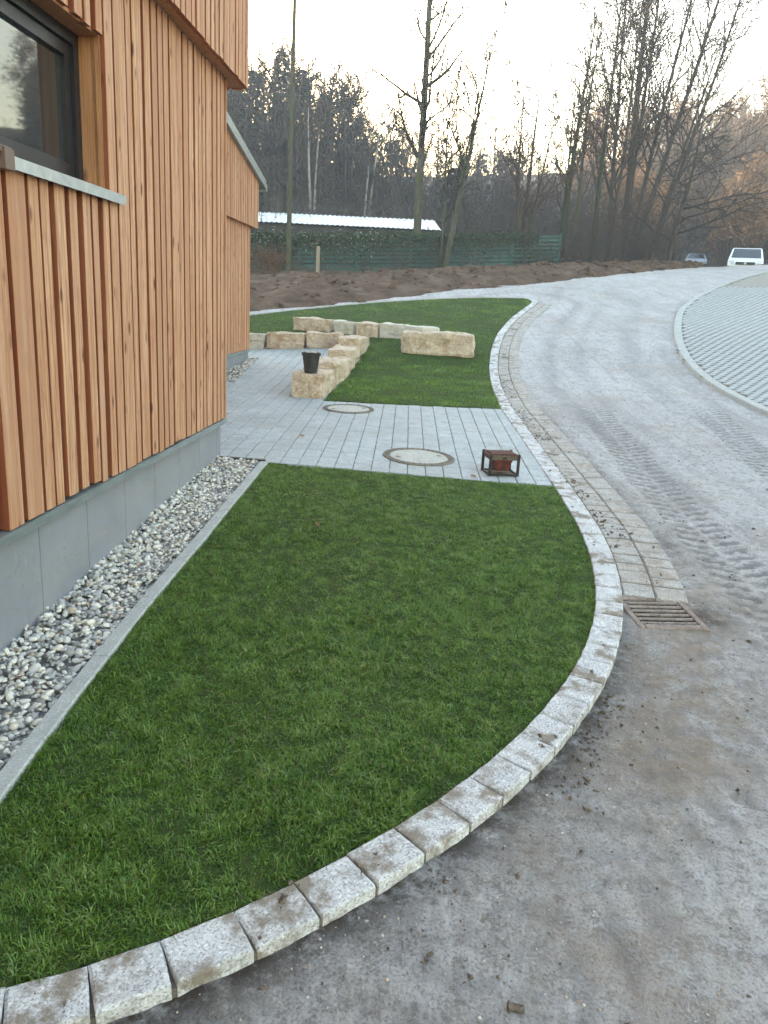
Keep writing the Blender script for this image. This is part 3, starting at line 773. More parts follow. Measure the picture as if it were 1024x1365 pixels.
# block with nibs: square with cut corners leaves the dark openings
def grid_block():
    a, c = .0698, .054; P = [(-a + c, -a), (a - c, -a), (a, -a + c), (a, a - c), (a - c, a), (-a + c, a), (-a, a - c), (-a, -a + c)]
    V = [(x, y, -.04) for x, y in P] + [(x, y, 0) for x, y in P]
    F = [tuple(range(8, 16))]
    for i in range(8):
        j = (i + 1) % 8; F += [(i, j, 8 + j, 8 + i)]
    return V, F
bv, bf = grid_block(); bme = mesh('grid_block', bv, bf, M['grid_paver'])
cand = []; GA = R(38); P0 = .140
for i in range(-160, 170):
    for j in range(-60, 260):
        u = i * P0; w = j * P0
        x = 5 + u * math.cos(GA) + w * math.sin(GA); y = 8 - u * math.sin(GA) + w * math.cos(GA)
        if 5 < x < 15.5 and 8.2 < y < 24.0 and x < .56 * y + .9: cand.append((x, y))
cand = np.array(cand); inside = inpoly(cand[:, 0], cand[:, 1], pkp); cand = cand[inside]
ctr = curve_dist(cand[:, 0], cand[:, 1], PKC); cand = cand[ctr > .168]
vis = cand[:, 0] < .515 * cand[:, 1] + .3
order = np.argsort(np.where(vis, cand[:, 1], 100 + cand[:, 1])); rest = MB(); zz = G(cand[:, 0], cand[:, 1]) + .052
for k, i in enumerate(order):
    x, y = cand[i]; m = frame((x, y, zz[i] + rr.uniform(-.0015, .0015)), (math.cos(GA), -math.sin(GA), 0), gn(x, y))
    if k < 295: obj('block', bme, park, M=m)
    else: rest.add([m @ Vector(v) for v in bv], bf)
tag(rest.build('block', M['grid_paver'], park), kind='stuff')

# ------------------------------------------------------------------ bank of raw topsoil
CREST = [(-13, 21.5), (-8, 23.8), (-4.68, 26.0), (-0.77, 28.0), (4.82, 31.0), (8.2, 33.4), (11.3, 36.2), (13.6, 39.2), (15.4, 42), (16.4, 45)]
CRZ = [1.7, 2.0, 2.22, 2.64, 3.33, 3.66, 3.98, 4.25, 4.45, 4.5]
Qb = curve(BERM, .10, .6); nb = len(Qb); u = np.linspace(0, 1, nb)
cd = np.array(CREST); cl = np.r_[0, np.cumsum(np.linalg.norm(np.diff(cd, axis=0), axis=1))]; cl /= cl[-1]
# match crest stations to base stations by x
cxs = np.interp(Qb[:, 0], [p[0] for p in BERM], np.interp([p[0] for p in BERM], [-13, -8, -3.67, -.58, 3.49, 6.87, 10.08, 13.2, 15, 16], [-13, -8, -4.68, -.77, 4.82, 8.2, 11.3, 13.6, 15.4, 16.4]))
cys = np.interp(cxs, cd[:, 0], cd[:, 1]); czs = np.interp(cxs, cd[:, 0], CRZ)
NV = 60; V = []
for k in range(NV):
    f = k / (NV - 1)
    if f < .62:
        q = f / .62; x = Qb[:, 0] + (cxs - Qb[:, 0]) * q; y = Qb[:, 1] - .15 + (cys - Qb[:, 1] + .15) * q
        zb = G(Qb[:, 0], Qb[:, 1]) - .12; z = zb + (czs - zb) * (1 - (1 - q) ** 1.7)
    else:
        q = (f - .62) / .38; x = cxs - 1.2 * q; y = cys + 4.2 * q; z0 = czs; zg = G(x, y) - .25
        z = z0 + (zg - z0) * q ** 1.3
    amp = min(1, f * 9) * (1 if f < .62 else .6)
    z = z + (fbm(x, y, .5, 3, 41) * .16 + fbm(x, y, 2.2, 4, 51) * .13) * amp
    V.append(np.c_[x, y, z])
V = np.stack(V, 1).reshape(-1, 3); i, j = np.meshgrid(np.arange(nb - 1), np.arange(NV - 1), indexing='ij')
a = (i * NV + j).ravel(); F = np.stack([a, a + NV, a + NV + 1, a + 1], -1)
tag(obj('soil_bank', mesh('soil_bank', V, F, M['soil'], True)), 'long bank of raw brown topsoil behind the lane', kind='structure')


# ------------------------------------------------------------------ the larch-clad house
WA = math.atan2(.9987, .0508)
def board(parent, s0, s1, d0, d1, z0, z1, mat='larch', name='board', ztop=None):
    """one upright board: s along the wall, d out from it; local origin at its foot"""
    w = s1 - s0; c = .003
    zt = lambda s: (z1 if ztop is None else ztop(s)) - z0
    P = [(0, 0), (w, 0), (w, -(d1 - d0) + c), (w - c, -(d1 - d0)), (c, -(d1 - d0)), (0, -(d1 - d0) + c)]
    V = [(x, y, 0) for x, y in P] + [(x, y, zt(s0 + x)) for x, y in P]
    F = [(0, 1, 2, 3, 4, 5)[::-1], (6, 7, 8, 9, 10, 11)] + [(i, (i + 1) % 6, 6 + (i + 1) % 6, 6 + i) for i in range(6)]
    F = [tuple(reversed(f)) for f in F]
    me = mesh(name, V, F, M[mat])
    if mat == 'larch':                       # shade on board edges and undersides put into a darker red colour
        me.materials.append(M['larch_shade'])
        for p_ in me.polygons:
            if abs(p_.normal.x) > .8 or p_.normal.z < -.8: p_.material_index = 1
    return obj(name, me, parent, loc=(s0, -d0, z0))
def board_layout(s0, s1, seed, first=None):
    r = random.Random(seed); out = []; s = s0
    if first: out += first; s = first[-1][1] + .03
    while s < s1 - .05:
        w = r.choice((.068, .075, .085, .10, .145)); e = min(s + w, s1)
        out.append((s, e)); s = e + r.choice((.026, .03, .034, .038))
    return out
MEAS = [3.46, 3.588, 3.627, 3.782, 3.817, 3.909, 3.939, 4.02, 4.068, 4.176, 4.242, 4.327, 4.392, 4.479, 4.508, 4.579, 4.648, 4.727, 4.749, 4.851, 4.886, 5.042, 5.067, 5.138, 5.176, 5.317]
MEAS = [m_ * .976 for m_ in MEAS]
MEAS = [(MEAS[i], MEAS[i + 1]) for i in range(0, len(MEAS), 2)]
SC = 7.12; WS0, WS1, WZ0, WZ1 = 2.1, 4.622, 2.115, 2.885; SOF = 3.322
h1 = empty('timber_house', (-1.91, 0, 0), WA)
tag(h1, 'large house clad in uneven upright larch boards above a grey plinth, dark window upper left', 'house')
wb = MB()
wb.box(-4, WS0, .03, .34, .3, SOF + .3).box(WS1 + .022, SC - .02, .03, .34, .3, SOF + .3).box(WS0, WS1 + .022, .03, .34, .3, WZ0 - .03).box(WS0, WS1 + .022, .03, .34, WZ1 + .022, SOF + .3)
wb.box(-4, SC - .02, .342, 8, -.6, 6.3)
wb.build('wall', M['larch_shade'], h1)
rd = random.Random(5)
lay = board_layout(-3.9, 3.345, 2) + MEAS + board_layout(5.222, SC, 9)
for s0, s1 in lay:
    pr = rd.choice((.044, .046, .048, .042)); zb = .512 + rd.uniform(-.004, .006) + (.012 if rd.random() < .2 else 0)
    inwin = s1 > WS0 - .02 and s0 < WS1 - .01
    if inwin:
        board(h1, s0, s1, 0, pr, zb, WZ0 - .045 if s1 > 3.52 else WZ0 + .01)
        board(h1, s0, s1, 0, pr, WZ1 + .004 + rd.uniform(-.006, .012), SOF - .004)
    else: board(h1, s0, s1, 0, pr, zb, SOF - .004)
# back layer of boards seen in the gaps between the front ones
s = -3.9; rb = random.Random(8)
while s < SC - .02:
    e = min(s + rb.choice((.12, .14, .16)), SC - .012)
    if e > WS0 - .01 and s < WS1 - .01:
        e2 = min(e, WS1) if s < WS1 else e
        board(h1, s, e2, -.022, -.003, .515, WZ0 - .04, 'larch_shade', 'back_board'); board(h1, s, e2, -.022, -.003, WZ1 + .003, SOF - .006, 'larch_shade', 'back_board')
    else: board(h1, s, e, -.022, -.003, .515, SOF - .006, 'larch_shade', 'back_board')
    s = e + .002
# corner board closes the end of the wall
MB().box(SC - .018, SC + .004, -.048, .30, .512, SOF - .004).build('corner_board', M['larch'], h1)
MB().box(WS1, WS1 + .020, -.020, .17, WZ0 - .02, WZ1 + .018).build('reveal_board', M['larch_panel'], h1)
MB().box(WS0, WS1, -.018, .17, WZ1, WZ1 + .020).build('lintel_board', M['larch_panel'], h1)
# plinth and its cover strip
fl = MB()
for z0, z1, y0, y1 in ((.462, .502, -.056, -.053), (.502, .505, -.056, .03)): fl.box(-4, SC + .012, y0, y1, z0, z1)
fl.box(SC + .009, SC + .012, -.053, .3, .462, .502)
fl.build('flashing', M['zinc'], h1)
js = [-3.9] + [3.70 - .545 * k for k in range(13, 0, -1)] + [3.701, 4.251, 4.807, 5.355, 5.896, 6.43, 6.951, 7.085]
for a, b in zip(js[:-1], js[1:]):
    MB().box(a + .003, b - .003, -.006, .028, -.45, .50).build('plinth_panel', M['plinth'], h1)
MB().box(-3.9, 7.08, .029, .33, -.5, .46).build('plinth_core', M['void'], h1)
MB().box(7.086, 7.098, .0, 8, -.45, .49).build('plinth_panel', M['plinth'], h1)
# projecting upper storey
OE = 7.44; OF = .172
uw = MB().box(-4, OE - .034, -OF + .034, 8, SOF + .022, 6.4); uw.build('upper_wall', M['larch_shade'], h1)
sf = MB()
s = -4.0
MB().box(-4, OE - .01, -OF + .036, .02, SOF, SOF + .02).build('soffit', M['larch_panel'], h1)
MB().box(SC + .02, OE - .012, .022, 8, SOF, SOF + .02).build('soffit', M['larch_panel'], h1)
for s0, s1 in board_layout(-3.9, OE, 21):
    board(h1, s0, s1, OF - .034, OF + rd.uniform(-.003, .003), SOF - .012 + rd.uniform(-.006, .004), 6.35)
for k in range(22):
    MB().box(OE - .033, OE, -OF + .06 + k * .115, -OF + .15 + k * .115, SOF - .01, 6.35).build('board', M['larch'], h1)
MB().box(-4.2, OE + .2, -OF - .35, 8.2, 6.42, 6.6).build('roof', M['zinc'], h1)
# window
wi = MB(); D = .092
wi.box(WS0, WS1 - .001, D, D + .07, WZ0 - .02, WZ0 + .052).box(WS0, WS1 - .001, D, D + .07, WZ1 - .06, WZ1 - .001).box(WS1 - .062, WS1 - .001, D + .001, D + .069, WZ0 + .052, WZ1 - .06)
wi.box(WS0, WS0 + .06, D + .001, D + .069, WZ0 + .052, WZ1 - .06)
win = wi.build('window', M['frame'], h1)
sa = MB(); a0, a1, b0, b1 = WS0 + .064, WS1 - .066, WZ0 + .056, WZ1 - .064
sa.box(a0, a1, D + .022, D + .065, b0, b0 + .06).box(a0, a1, D + .022, D + .065, b1 - .06, b1).box(a1 - .06, a1, D + .023, D + .064, b0 + .06, b1 - .06).box(a0, a0 + .06, D + .023, D + .064, b0 + .06, b1 - .06)
sa.box(a0 + .06, a1 - .06, D + .030, D + .045, b0 + .06, b0 + .072)
sa.build('sash', M['frame'], win)
MB().box(a0 + .05, a1 - .05, D + .048, D + .056, b0 + .05, b1 - .05).build('pane', M['glass'], win)
MB().box(a0, a1, D + .072, D + .09, b0, b1).build('blind', M['blind'], win)
sl = MB().box(3.535, 4.765, -.085, .0, WZ0 - .006, WZ0 - .002).box(3.535, 4.765, -.089, -.085, WZ0 - .052, WZ0 + .0).box(3.535, WS1 - .003, .0005, .090, WZ0 - .005, WZ0 - .001)
sl.build('sill', M['aluminium'], h1)
MB().box(3.455, 3.532, -.094, -.002, WZ0 - .060, WZ0 + .022).box(2.1, 3.532, -.086, .0, WZ0 + .024, WZ0 + .030).box(2.1, 3.454, -.086, -.080, WZ0 + .004, WZ0 + .022).build('sill_cap', M['brown_metal'], h1)

# ------------------------------------------------------------------ the farther house with the sloping roof
h2 = empty('rear_house', (-3.38, 0, 0), WA)
tag(h2, 'farther larch-clad house with pitched metal roof edge, half hidden by the near one', 'house')
E2 = 14.53; RZ = lambda s: 4.03 - (s - 12.3) * .196
MB().box(7.6, E2 - .03, .03, 7, .2, 2.9).build('wall', M['larch_shade'], h2)
for s0, s1 in board_layout(11.4, E2, 33):
    board(h2, s0, s1, 0, .022, .66, 2.79)
for k in range(8): MB().box(E2 - .029, E2 - .004, .0 + k * .13, .11 + k * .13, .66, 2.79).build('board', M['larch'], h2)
V = []
for s in (7.6, 14.72):
    V += [(s, -.07, 2.79), (s, 7, 2.79), (s, 7, RZ(s) - .03), (s, -.07, RZ(s) - .03)]
obj('upper_wall', mesh('upper_wall', V, [(0, 1, 2, 3)[::-1], (4, 5, 6, 7), (0, 4, 7, 3)[::-1], (1, 2, 6, 5), (0, 1, 5, 4), (3, 7, 6, 2)], M['larch_shade']), h2)
for s0, s1 in board_layout(11.0, 14.76, 35): board(h2, s0, s1, .072, .10, 2.765, 4, ztop=lambda s: RZ(s) - .02)
MB().box(14.723, 14.75, -.07, 2, 2.77, RZ(14.76) - .03).build('board', M['larch'], h2)
V = []
for s in (7.4, 15.02):
    V += [(s, -.17, RZ(s) - .02), (s, 7.3, RZ(s) - .02), (s, 7.3, RZ(s) + .12), (s, -.17, RZ(s) + .12)]
obj('roof', mesh('roof', V, [(0, 1, 2, 3)[::-1], (4, 5, 6, 7), (0, 4, 7, 3)[::-1], (1, 2, 6, 5), (0, 1, 5, 4), (3, 7, 6, 2)], M['zinc']), h2)
MB().box(15.021, 15.12, -.17, 7, RZ(15.02) - .06, RZ(15.02) + .06).build('gutter', M['zinc'], h2)
MB().box(11, E2 + .004, -.03, .02, .618, .655).build('flashing', M['zinc'], h2)
s = E2 - .03
while s > 11.2:
    MB().box(s - .535, s, .012, .04, .0, .64).build('plinth_panel', M['plinth'], h2); s -= .54
MB().box(E2 - .028, E2 - .015, .012, 6.9, .0, .64).build('plinth_panel', M['plinth'], h2)

# ------------------------------------------------------------------ sandstone blocks
def rough_block(l, w, h, seed, rnd=.03, amp=.03):
    import bmesh
    from mathutils import noise
    bm = bmesh.new(); bmesh.ops.create_cube(bm, size=1)
    bmesh.ops.subdivide_edges(bm, edges=bm.edges[:], cuts=7, use_grid_fill=True)
    o = Vector((seed * 7.3, seed * 3.1, seed * 1.7))
    for v in bm.verts:
        p = Vector((v.co.x * l, v.co.y * w, v.co.z * h))
        q = Vector((max(-l / 2 + rnd, min(l / 2 - rnd, p.x)), max(-w / 2 + rnd, min(w / 2 - rnd, p.y)), max(-h / 2 + rnd, min(h / 2 - rnd, p.z))))
        d = p - q
        if d.length > 1e-6: p = q + d.normalized() * min(rnd, d.length)
        n = (p - Vector((0, 0, 0))).normalized()
        k = noise.fractal(p * 2.6 + o, .9, 2.0, 5) * amp + (noise.cell(p * 5 + o) - .5) * amp * .5
        p += d.normalized() * k if d.length > 1e-6 else n * 0
        p.x += p.z * .04 * math.sin(seed) ; p.z += p.x * .012 * math.cos(seed * 2)
        v.co = p + Vector((0, 0, h / 2))
    V = [v.co[:] for v in bm.verts]; F = [[v.index for v in f.verts] for f in bm.faces]; bm.free()
    return V, F
def block(x, y, l, w, h, rz, seed, label, mat='sandstone', sink=.05, zoff=0, group='sandstone seat blocks', rnd=.03, amp=.03):
    V, F = rough_block(l, w, h, seed, rnd, amp)
    me = mesh('sandstone_block', V, F, M[mat], False)
    o = obj('sandstone_block', me, loc=(x, y, g(x, y) - sink + zoff)); o.rotation_euler = (0, 0, rz)
    return tag(o, label, 'stone block', group)
ba, bb = Vector(BENCH_A), Vector(BENCH_B); bd = (bb - ba).normalized(); bz = math.atan2(bd.y, bd.x)
sd = 1; p = 0.0
for L, lab in ((1.2, 'tan sandstone block nearest the camera, standing at the paving edge under the bucket'), (1.55, 'second tan sandstone block of the side row, behind the bucket'),
               (1.35, 'third flat-topped sandstone block of the side row, midway along the lawn'), (1.25, 'last sandstone block of the side row, at the corner with the back row')):
    c = ba + bd * (p + L / 2); block(c.x, c.y, L - .02, .48 - .02 * (sd % 2), .375 - .008 * sd, bz + .03 * math.sin(sd * 3), sd, lab); p += L; sd += 1
x = -1.02
for L, lab, mt in ((.78, 'right block of the back row, against the corner of the seat', 'sandstone'), (.82, 'middle block of the back row behind the bucket', 'sandstone'), (.74, 'left block of the back row beside the farther house', 'pale_sandstone'), (.9, 'half hidden block of the back row behind the farther house', 'sandstone')):
    block(x - L / 2 + .02, 16.28 + .02 * math.sin(sd), L - .03, .44, .34, .04 * math.sin(sd * 2), sd, lab, mt); x -= L; sd += 1
for px, py, L, hh, lab, mt in ((-1.78, 18.15, .98, .31, 'long tan block at the left end of the upper row', 'sandstone'), (-1.02, 17.72, .47, .31, 'short pale block, second from the left in the upper row', 'pale_sandstone'),
                               (-.50, 17.45, .56, .32, 'tan block in the middle of the upper row', 'sandstone'), (.05, 17.22, .62, .33, 'pale squared block at the right of the upper row', 'pale_sandstone'),
                               (.55, 16.85, .75, .34, 'flat block tucked behind the big lone block', 'pale_sandstone')):
    block(px, py, L, .5, hh, R(-24 if px < .3 else -55), sd, lab, mt); sd += 1
block(.88, 15.70, 1.42, .60, .46, R(-8), 31, 'big rough sandstone block lying alone on the lawn slope', 'sandstone', .06, rnd=.05, amp=.05)

# bucket on the first block
bz0 = g(-1.15, 11.3) - .05 + .362
bx, by = -1.16, 11.25
bk = empty('bucket', (bx, by, bz0)); tag(bk, 'dark grey metal bucket standing on the nearest sandstone block', 'bucket')
MB().lathe([(0, .0), (.088, .0), (.092, .006), (.128, .275), (.134, .28), (.134, .288), (.126, .288), (.12, .27), (.086, .012), (0, .012)], 32).build('body', M['bucket'], bk, True)
MB().tube([(-.132, 0, .272), (-.138, .03, .262), (-.125, .10, .268), (-.06, .15, .278), (.06, .15, .278), (.125, .10, .268), (.138, .03, .262), (.132, 0, .272)], .004, 6).build('handle', M['aluminium'], bk, True)
for sx in (-1, 1): MB().box(sx * .132 - .006, sx * .132 + .006, -.014, .014, .245, .282).build('lug', M['bucket'], bk)
r = np.random.default_rng(3); mb = MB()
for k in range(14): mb.add((ICV * r.uniform(.014, .028) + np.array([*r.uniform(-.07, .07, 2), .268 + r.uniform(0, .02)])), [tuple(f) for f in ICF])
mb.build('rubble', M['pale_sandstone'], bk)
mb = MB().lathe([(0, .255), (.117, .262)], 32); mb.build('fill', M['joint_fill'], bk)

# manholes
def manhole(x, y, rad, label):
    e = empty('manhole', (x, y, 0)); e.matrix_basis = frame((x, y, g(x, y)), (1, 0, 0), gn(x, y)); tag(e, label, 'manhole')
    MB().lathe([(rad * 1.0, -.03), (rad * 1.0, .010), (rad * .985, .013), (rad * .83, .013), (rad * .82, .004), (rad * .82, -.03)], 56).build('frame', M['cast_rim'], e)
    MB().lathe([(rad * .805, -.03), (rad * .805, .006), (rad * .79, .010), (rad * .70, .010), (rad * .69, .007), (rad * .5, .009), (0, .0105)], 56).build('cover', M['cast_cover'], e)
    ms = [MB().box(rad * .855, rad * .955, -.010, .010, .0135, .0165)]
    me = mesh('rib', ms[0].V, ms[0].F, M['joint_fill'])
    for k in range(36): obj('rib', me, e, M=Matrix.Rotation(2 * math.pi * k / 36, 4, 'Z'))
    for k in range(2):
        q = Matrix.Rotation(math.pi * k + .4, 4, 'Z')
        MB().box(rad * .56, rad * .68, -.018, .018, .0092, .0125).build('lifting_slot', M['cast_rim'], e, M=q)
manhole(.315, 7.63, .36, 'round manhole cover with dark notched rim nearest the camera')
manhole(-.54, 10.18, .34, 'round manhole cover in front of the stone seat')

# drain grate
dz0 = float(road_z(np.array(DRAIN_C[0]), np.array(DRAIN_C[1]))) + .010
dr = empty('drain_grate', (*DRAIN_C, dz0)); tag(dr, 'rusty iron drain grate with six bars beside the kerb', 'drain')
dr.matrix_basis = frame((*DRAIN_C, dz0), (math.cos(DRAIN_A), math.sin(DRAIN_A), 0), gn(*DRAIN_C))
fm = MB().cham(-.20, -.165, -.215, .215, -.08, 0, .004).cham(.165, .20, -.215, .215, -.08, 0, .004).cham(-.165, .165, .175, .215, -.08, -.001, .004).cham(-.165, .165, -.215, -.165, -.08, .002, .006)
fm.build('frame', M['rusty_iron'], dr)
bm_ = MB().cham(-.164, .164, -.0105, .0105, -.016, -.004, .004); me = mesh('bar', bm_.V, bm_.F, M['rusty_iron'])
for k in range(6): obj('bar', me, dr, loc=(0, -.132 + k * .0535, 0))
MB().box(-.164, .164, -.17, .18, -.34, -.33).box(-.166, -.162, -.17, .18, -.33, -.08).box(.162, .166, -.17, .18, -.33, -.08).box(-.162, .162, .176, .18, -.33, -.08).box(-.162, .162, -.17, -.166, -.33, -.08).build('pit', M['void'], dr)

# red and black steel crate
cz = g(1.07, 7.2) + .002
cr = empty('steel_crate', (1.07, 7.21, cz), R(10)); tag(cr, 'small rusty crate with black steel posts and red ribbed top on the paving', 'crate')
hw, hd, hh = .135, .12, .205
for sx in (-1, 1):
    for sy in (-1, 1): MB().box(sx * hw - .011, sx * hw + .011, sy * hd - .011, sy * hd + .011, 0, hh).build('post', M['steel'], cr)
for sy in (-1, 1):
    MB().box(-hw + .012, hw - .012, sy * hd - .006, sy * hd + .006, hh - .055, hh - .012).build('top_rail', M['dirty_plate'], cr)
    MB().box(-hw + .012, hw - .012, sy * hd - .008, sy * hd + .008, .004, .020).build('bottom_rail', M['steel'], cr)
for sx in (-1, 1):
    MB().box(sx * hw - .006, sx * hw + .006, -hd + .012, hd - .012, hh - .055, hh - .012).build('top_rail', M['red'], cr)
    MB().box(sx * hw - .008, sx * hw + .008, -hd + .012, hd - .012, .004, .020).build('bottom_rail', M['steel'], cr)
for k in range(13):
    x = -.112 + k * .0187
    MB().box(x - .0042, x + .0042, -hd + .007, hd - .007, hh - .016, hh - .001).build('slat', M['red'], cr)
V = []
for z, a in ((.035, .055), (.15, .085)): V += [(-a * 1.1, -a, z), (a * 1.1, -a, z), (a * 1.1, a, z), (-a * 1.1, a, z)]
obj('hopper', mesh('hopper', V, BOXF, M['red']), cr)
MB().box(-.1, .1, -.088, .088, .1501, .185).build('hopper_rim', M['red'], cr)
MB().box(-hw + .012, hw - .012, -hd + .012, hd - .012, .002, .010).build('floor_plate', M['dirty_plate'], cr)
MB().box(-.02, .02, -.128, -.126, hh - .045, hh - .025).build('latch', M['steel'], cr)

# leaf litter and clods
def leaf(x, y, z, label, sz=.035, rz=0, parent=None):
    pts = [(0, -1), (.45, -.5), (.55, .1), (.3, .7), (0, 1.1), (-.3, .7), (-.55, .1), (-.45, -.5)]
    V = [(a * sz, b * sz, .006 + abs(a) * sz * .5) for a, b in pts] + [(0, 0, .004)] + [(0, -1.7 * sz, .003), (.04 * sz, -1 * sz, .006)]
    F = [(i, (i + 1) % 8, 8) for i in range(8)] + [(9, 10, 0)]
    me = mesh('dead_leaf', V, F, M['autumn_leaf']); fattr(me, 'tone', np.full(len(V), .75))
    o = obj('dead_leaf', me, loc=(x, y, z)); o.rotation_euler = (.15, -.1, rz); tag(o, label, 'leaf', 'fallen leaves')
leaf(-.46, 5.22, g(-.46, 5.22) + .035, 'curled brown leaf lying on the foreground lawn', .03, .6)
leaf(-.92, 8.2, g(-.92, 8.2) + .004, 'brown leaf lying on the paving near the house corner', .034, 2.0)
leaf(.80, 7.0, g(.8, 7.0) + .004, 'brown leaf scrap lying beside the steel crate', .035, 1.1)
def clod(x, y, s, label, seed):
    V, F = rough_block(s, s * .75, s * .4, seed, s * .2, s * .30)
    o = obj('soil_clod', mesh('soil_clod', V, F, M['clod'], True), loc=(x, y, float(road_surf(np.array(x), np.array(y))) - .006)); o.rotation_euler = (0, 0, seed); tag(o, label, 'clod', 'clods on the drive')
clod(.43, 1.67, .05, 'lump of dried mud on the drive at the bottom of the picture', 3)
clod(.36, 1.60, .026, 'small crumb of mud just left of the larger lump', 5)
r = np.random.default_rng(21)
idx = (int(len(KC) * .62) * r.random(2600) ** 1.7).astype(int); off = KERB_W + .02 + r.exponential(.11, 2600); on = r.random(2600) < .10; off[on] = r.uniform(.01, KERB_W, on.sum())
P = KC[idx] + KN[idx] * off[:, None] + r.normal(0, .02, (2600, 2))
clump = fbm(P[:, 0], P[:, 1], 2.0, 3, 77) > -.05; P = P[clump]; offc = off[clump]
z = np.where(offc < KERB_W, G(P[:, 0], P[:, 1]) + .014, road_surf(P[:, 0], P[:, 1]) + .002)
gi = (offc > KERB_W) & (P[:, 1] > 4.5) & (offc < .55); z[gi] = G(P[gi, 0], P[gi, 1]) + .002
keep = ~((np.abs(dl(P[:, 0], P[:, 1])[0]) < .2) & (np.abs(dl(P[:, 0], P[:, 1])[1]) < .22)); P = P[keep]; z = z[keep]
pebbles('soil_crumbs', np.c_[P, z], np.clip(r.lognormal(-5.55, .5, len(P)), .002, .012), r.random(len(P)), 'dark soil crumbs scattered along the kerb and gutter', .7, 5, 'clod', .3)
n = 900; P = np.c_[r.uniform(-.6, 4.5, n), 1.3 + 9 * r.random(n) ** 1.4]
dk = np.array([np.min(np.linalg.norm(KC[::6] - p, axis=1)) for p in P]); sidem = np.array([(KN[np.argmin(np.linalg.norm(KC - p, axis=1))] @ (p - KC[np.argmin(np.linalg.norm(KC - p, axis=1))])) > .2 for p in P])
P = P[sidem]
pebbles('soil_crumbs', np.c_[P, road_surf(P[:, 0], P[:, 1]) + .002], np.clip(r.lognormal(-5.6, .45, len(P)), .002, .009), r.random(len(P)), 'small dark crumbs strewn over the drive', .7, 6, 'clod', .3)

# ------------------------------------------------------------------ fence, post, greenhouse
FA, FB = Vector((-10.5, 29.8)), Vector((7.1, 36.3))
fd = (FB - FA).normalized(); FLn = (FB - FA).length; fz = math.atan2(fd.y, fd.x)
fe = empty('slat_fence', (FA.x, FA.y, 0)); tag(fe, 'long dark green fence of horizontal slats behind the soil bank', 'fence')
npan = 8; pw = FLn / npan
for k in range(npan + 1):
    p = FA + fd * (pw * k); z = g(p.x, p.y) - .25
    MB().box(-.03, .03, -.03, .03, -.3, 1.72).build('post', M['slat'], fe, M=Matrix.Translation((p.x - FA.x, p.y - FA.y, z)) @ Matrix.Rotation(fz, 4, 'Z'))
rf = random.Random(3)
for k in range(npan):
    p = FA + fd * (pw * (k + .5)); a = FA + fd * (pw * k); b = FA + fd * (pw * (k + 1)); z0 = g(a.x, a.y) - .25; z1 = g(b.x, b.y) - .25
    for j in range(10):
        h = .06 + j * .162; w = rf.uniform(.075, .105); L = pw / 2 - .034; V = []
        for x, zz in ((-L, z0), (L, z1)):
            V += [(x, -.008, zz + h), (x, .008, zz + h), (x, .008, zz + h + w), (x, -.008, zz + h + w)]
        F = [(0, 1, 2, 3), (7, 6, 5, 4), (0, 4, 5, 1), (1, 5, 6, 2), (2, 6, 7, 3), (3, 7, 4, 0)]
        obj('slat', mesh('slat', V, F, M['slat']), fe, M=Matrix.Translation((p.x - FA.x, p.y - FA.y, 0)) @ Matrix.Rotation(fz, 4, 'Z'))
po = MB().cham(-.06, .06, -.05, .05, -.5, 1.05, .02).build('timber_post', M['grey_timber'], loc=(-2.88, 29.3, g(-2.88, 29.3))); tag(po, 'weathered square timber post standing on the soil bank', 'post')

gh = empty('greenhouse', (0, 0, 0)); tag(gh, 'long low shed with white ribbed sheet roof behind the fence', 'shed')
E0, E1 = Vector((-22.5, 37.2, 4.72)), Vector((1.95, 38.6, 5.04)); R0, R1 = Vector((-22.9, 41.2, 5.5)), Vector((1.75, 42.6, 5.86))
ex = (E1 - E0); nsh = 26; nrib = 4
shx = []
for k in range(nsh):
    V = []; F = []; m = nrib * 4
    for i in range(m + 1):
        f = (k + .003 + (i / m) * .994) / nsh; hgt = (0, .032, .035, .008)[i % 4] if i < m else 0
        a = E0 + ex * f; b = R0 + (R1 - R0) * f; V += [(a.x, a.y, a.z + hgt), (b.x, b.y, b.z + hgt)]
    F = [(2 * i, 2 * i + 2, 2 * i + 3, 2 * i + 1) for i in range(m)]
    obj('roof_sheet', mesh('roof_sheet', V, F, M['sheet']), gh)
    R2a = R0 + (R1 - R0) * (k / nsh); R2b = R0 + (R1 - R0) * ((k + .994) / nsh); bk_ = Vector((-.3, 4, -.8))
    obj('roof_sheet', mesh('roof_sheet', [R2a, R2b, R2b + bk_, R2a + bk_], [(0, 1, 2, 3)], M['sheet']), gh)
zb = 2.6
def quad(name, P, mat, par): return obj(name, mesh(name, P, [tuple(range(len(P)))], mat), par)
off = Vector((0, .15, -.05))
quad('wall', [Vector((E0.x, E0.y + .15, zb)), Vector((E1.x - .1, E1.y + .15, zb)), E1 + off + Vector((-.1, 0, 0)), E0 + off], M['plastic'], gh)
quad('gable', [Vector((E1.x - .1, E1.y + .15, zb)), Vector((E1.x - .5, E1.y + 7.8, zb)), Vector((E1.x - .5, E1.y + 7.8, 5.0)), R1 + Vector((-.1, 0, -.05)), E1 + off + Vector((-.1, 0, 0))], M['sheet'], gh)

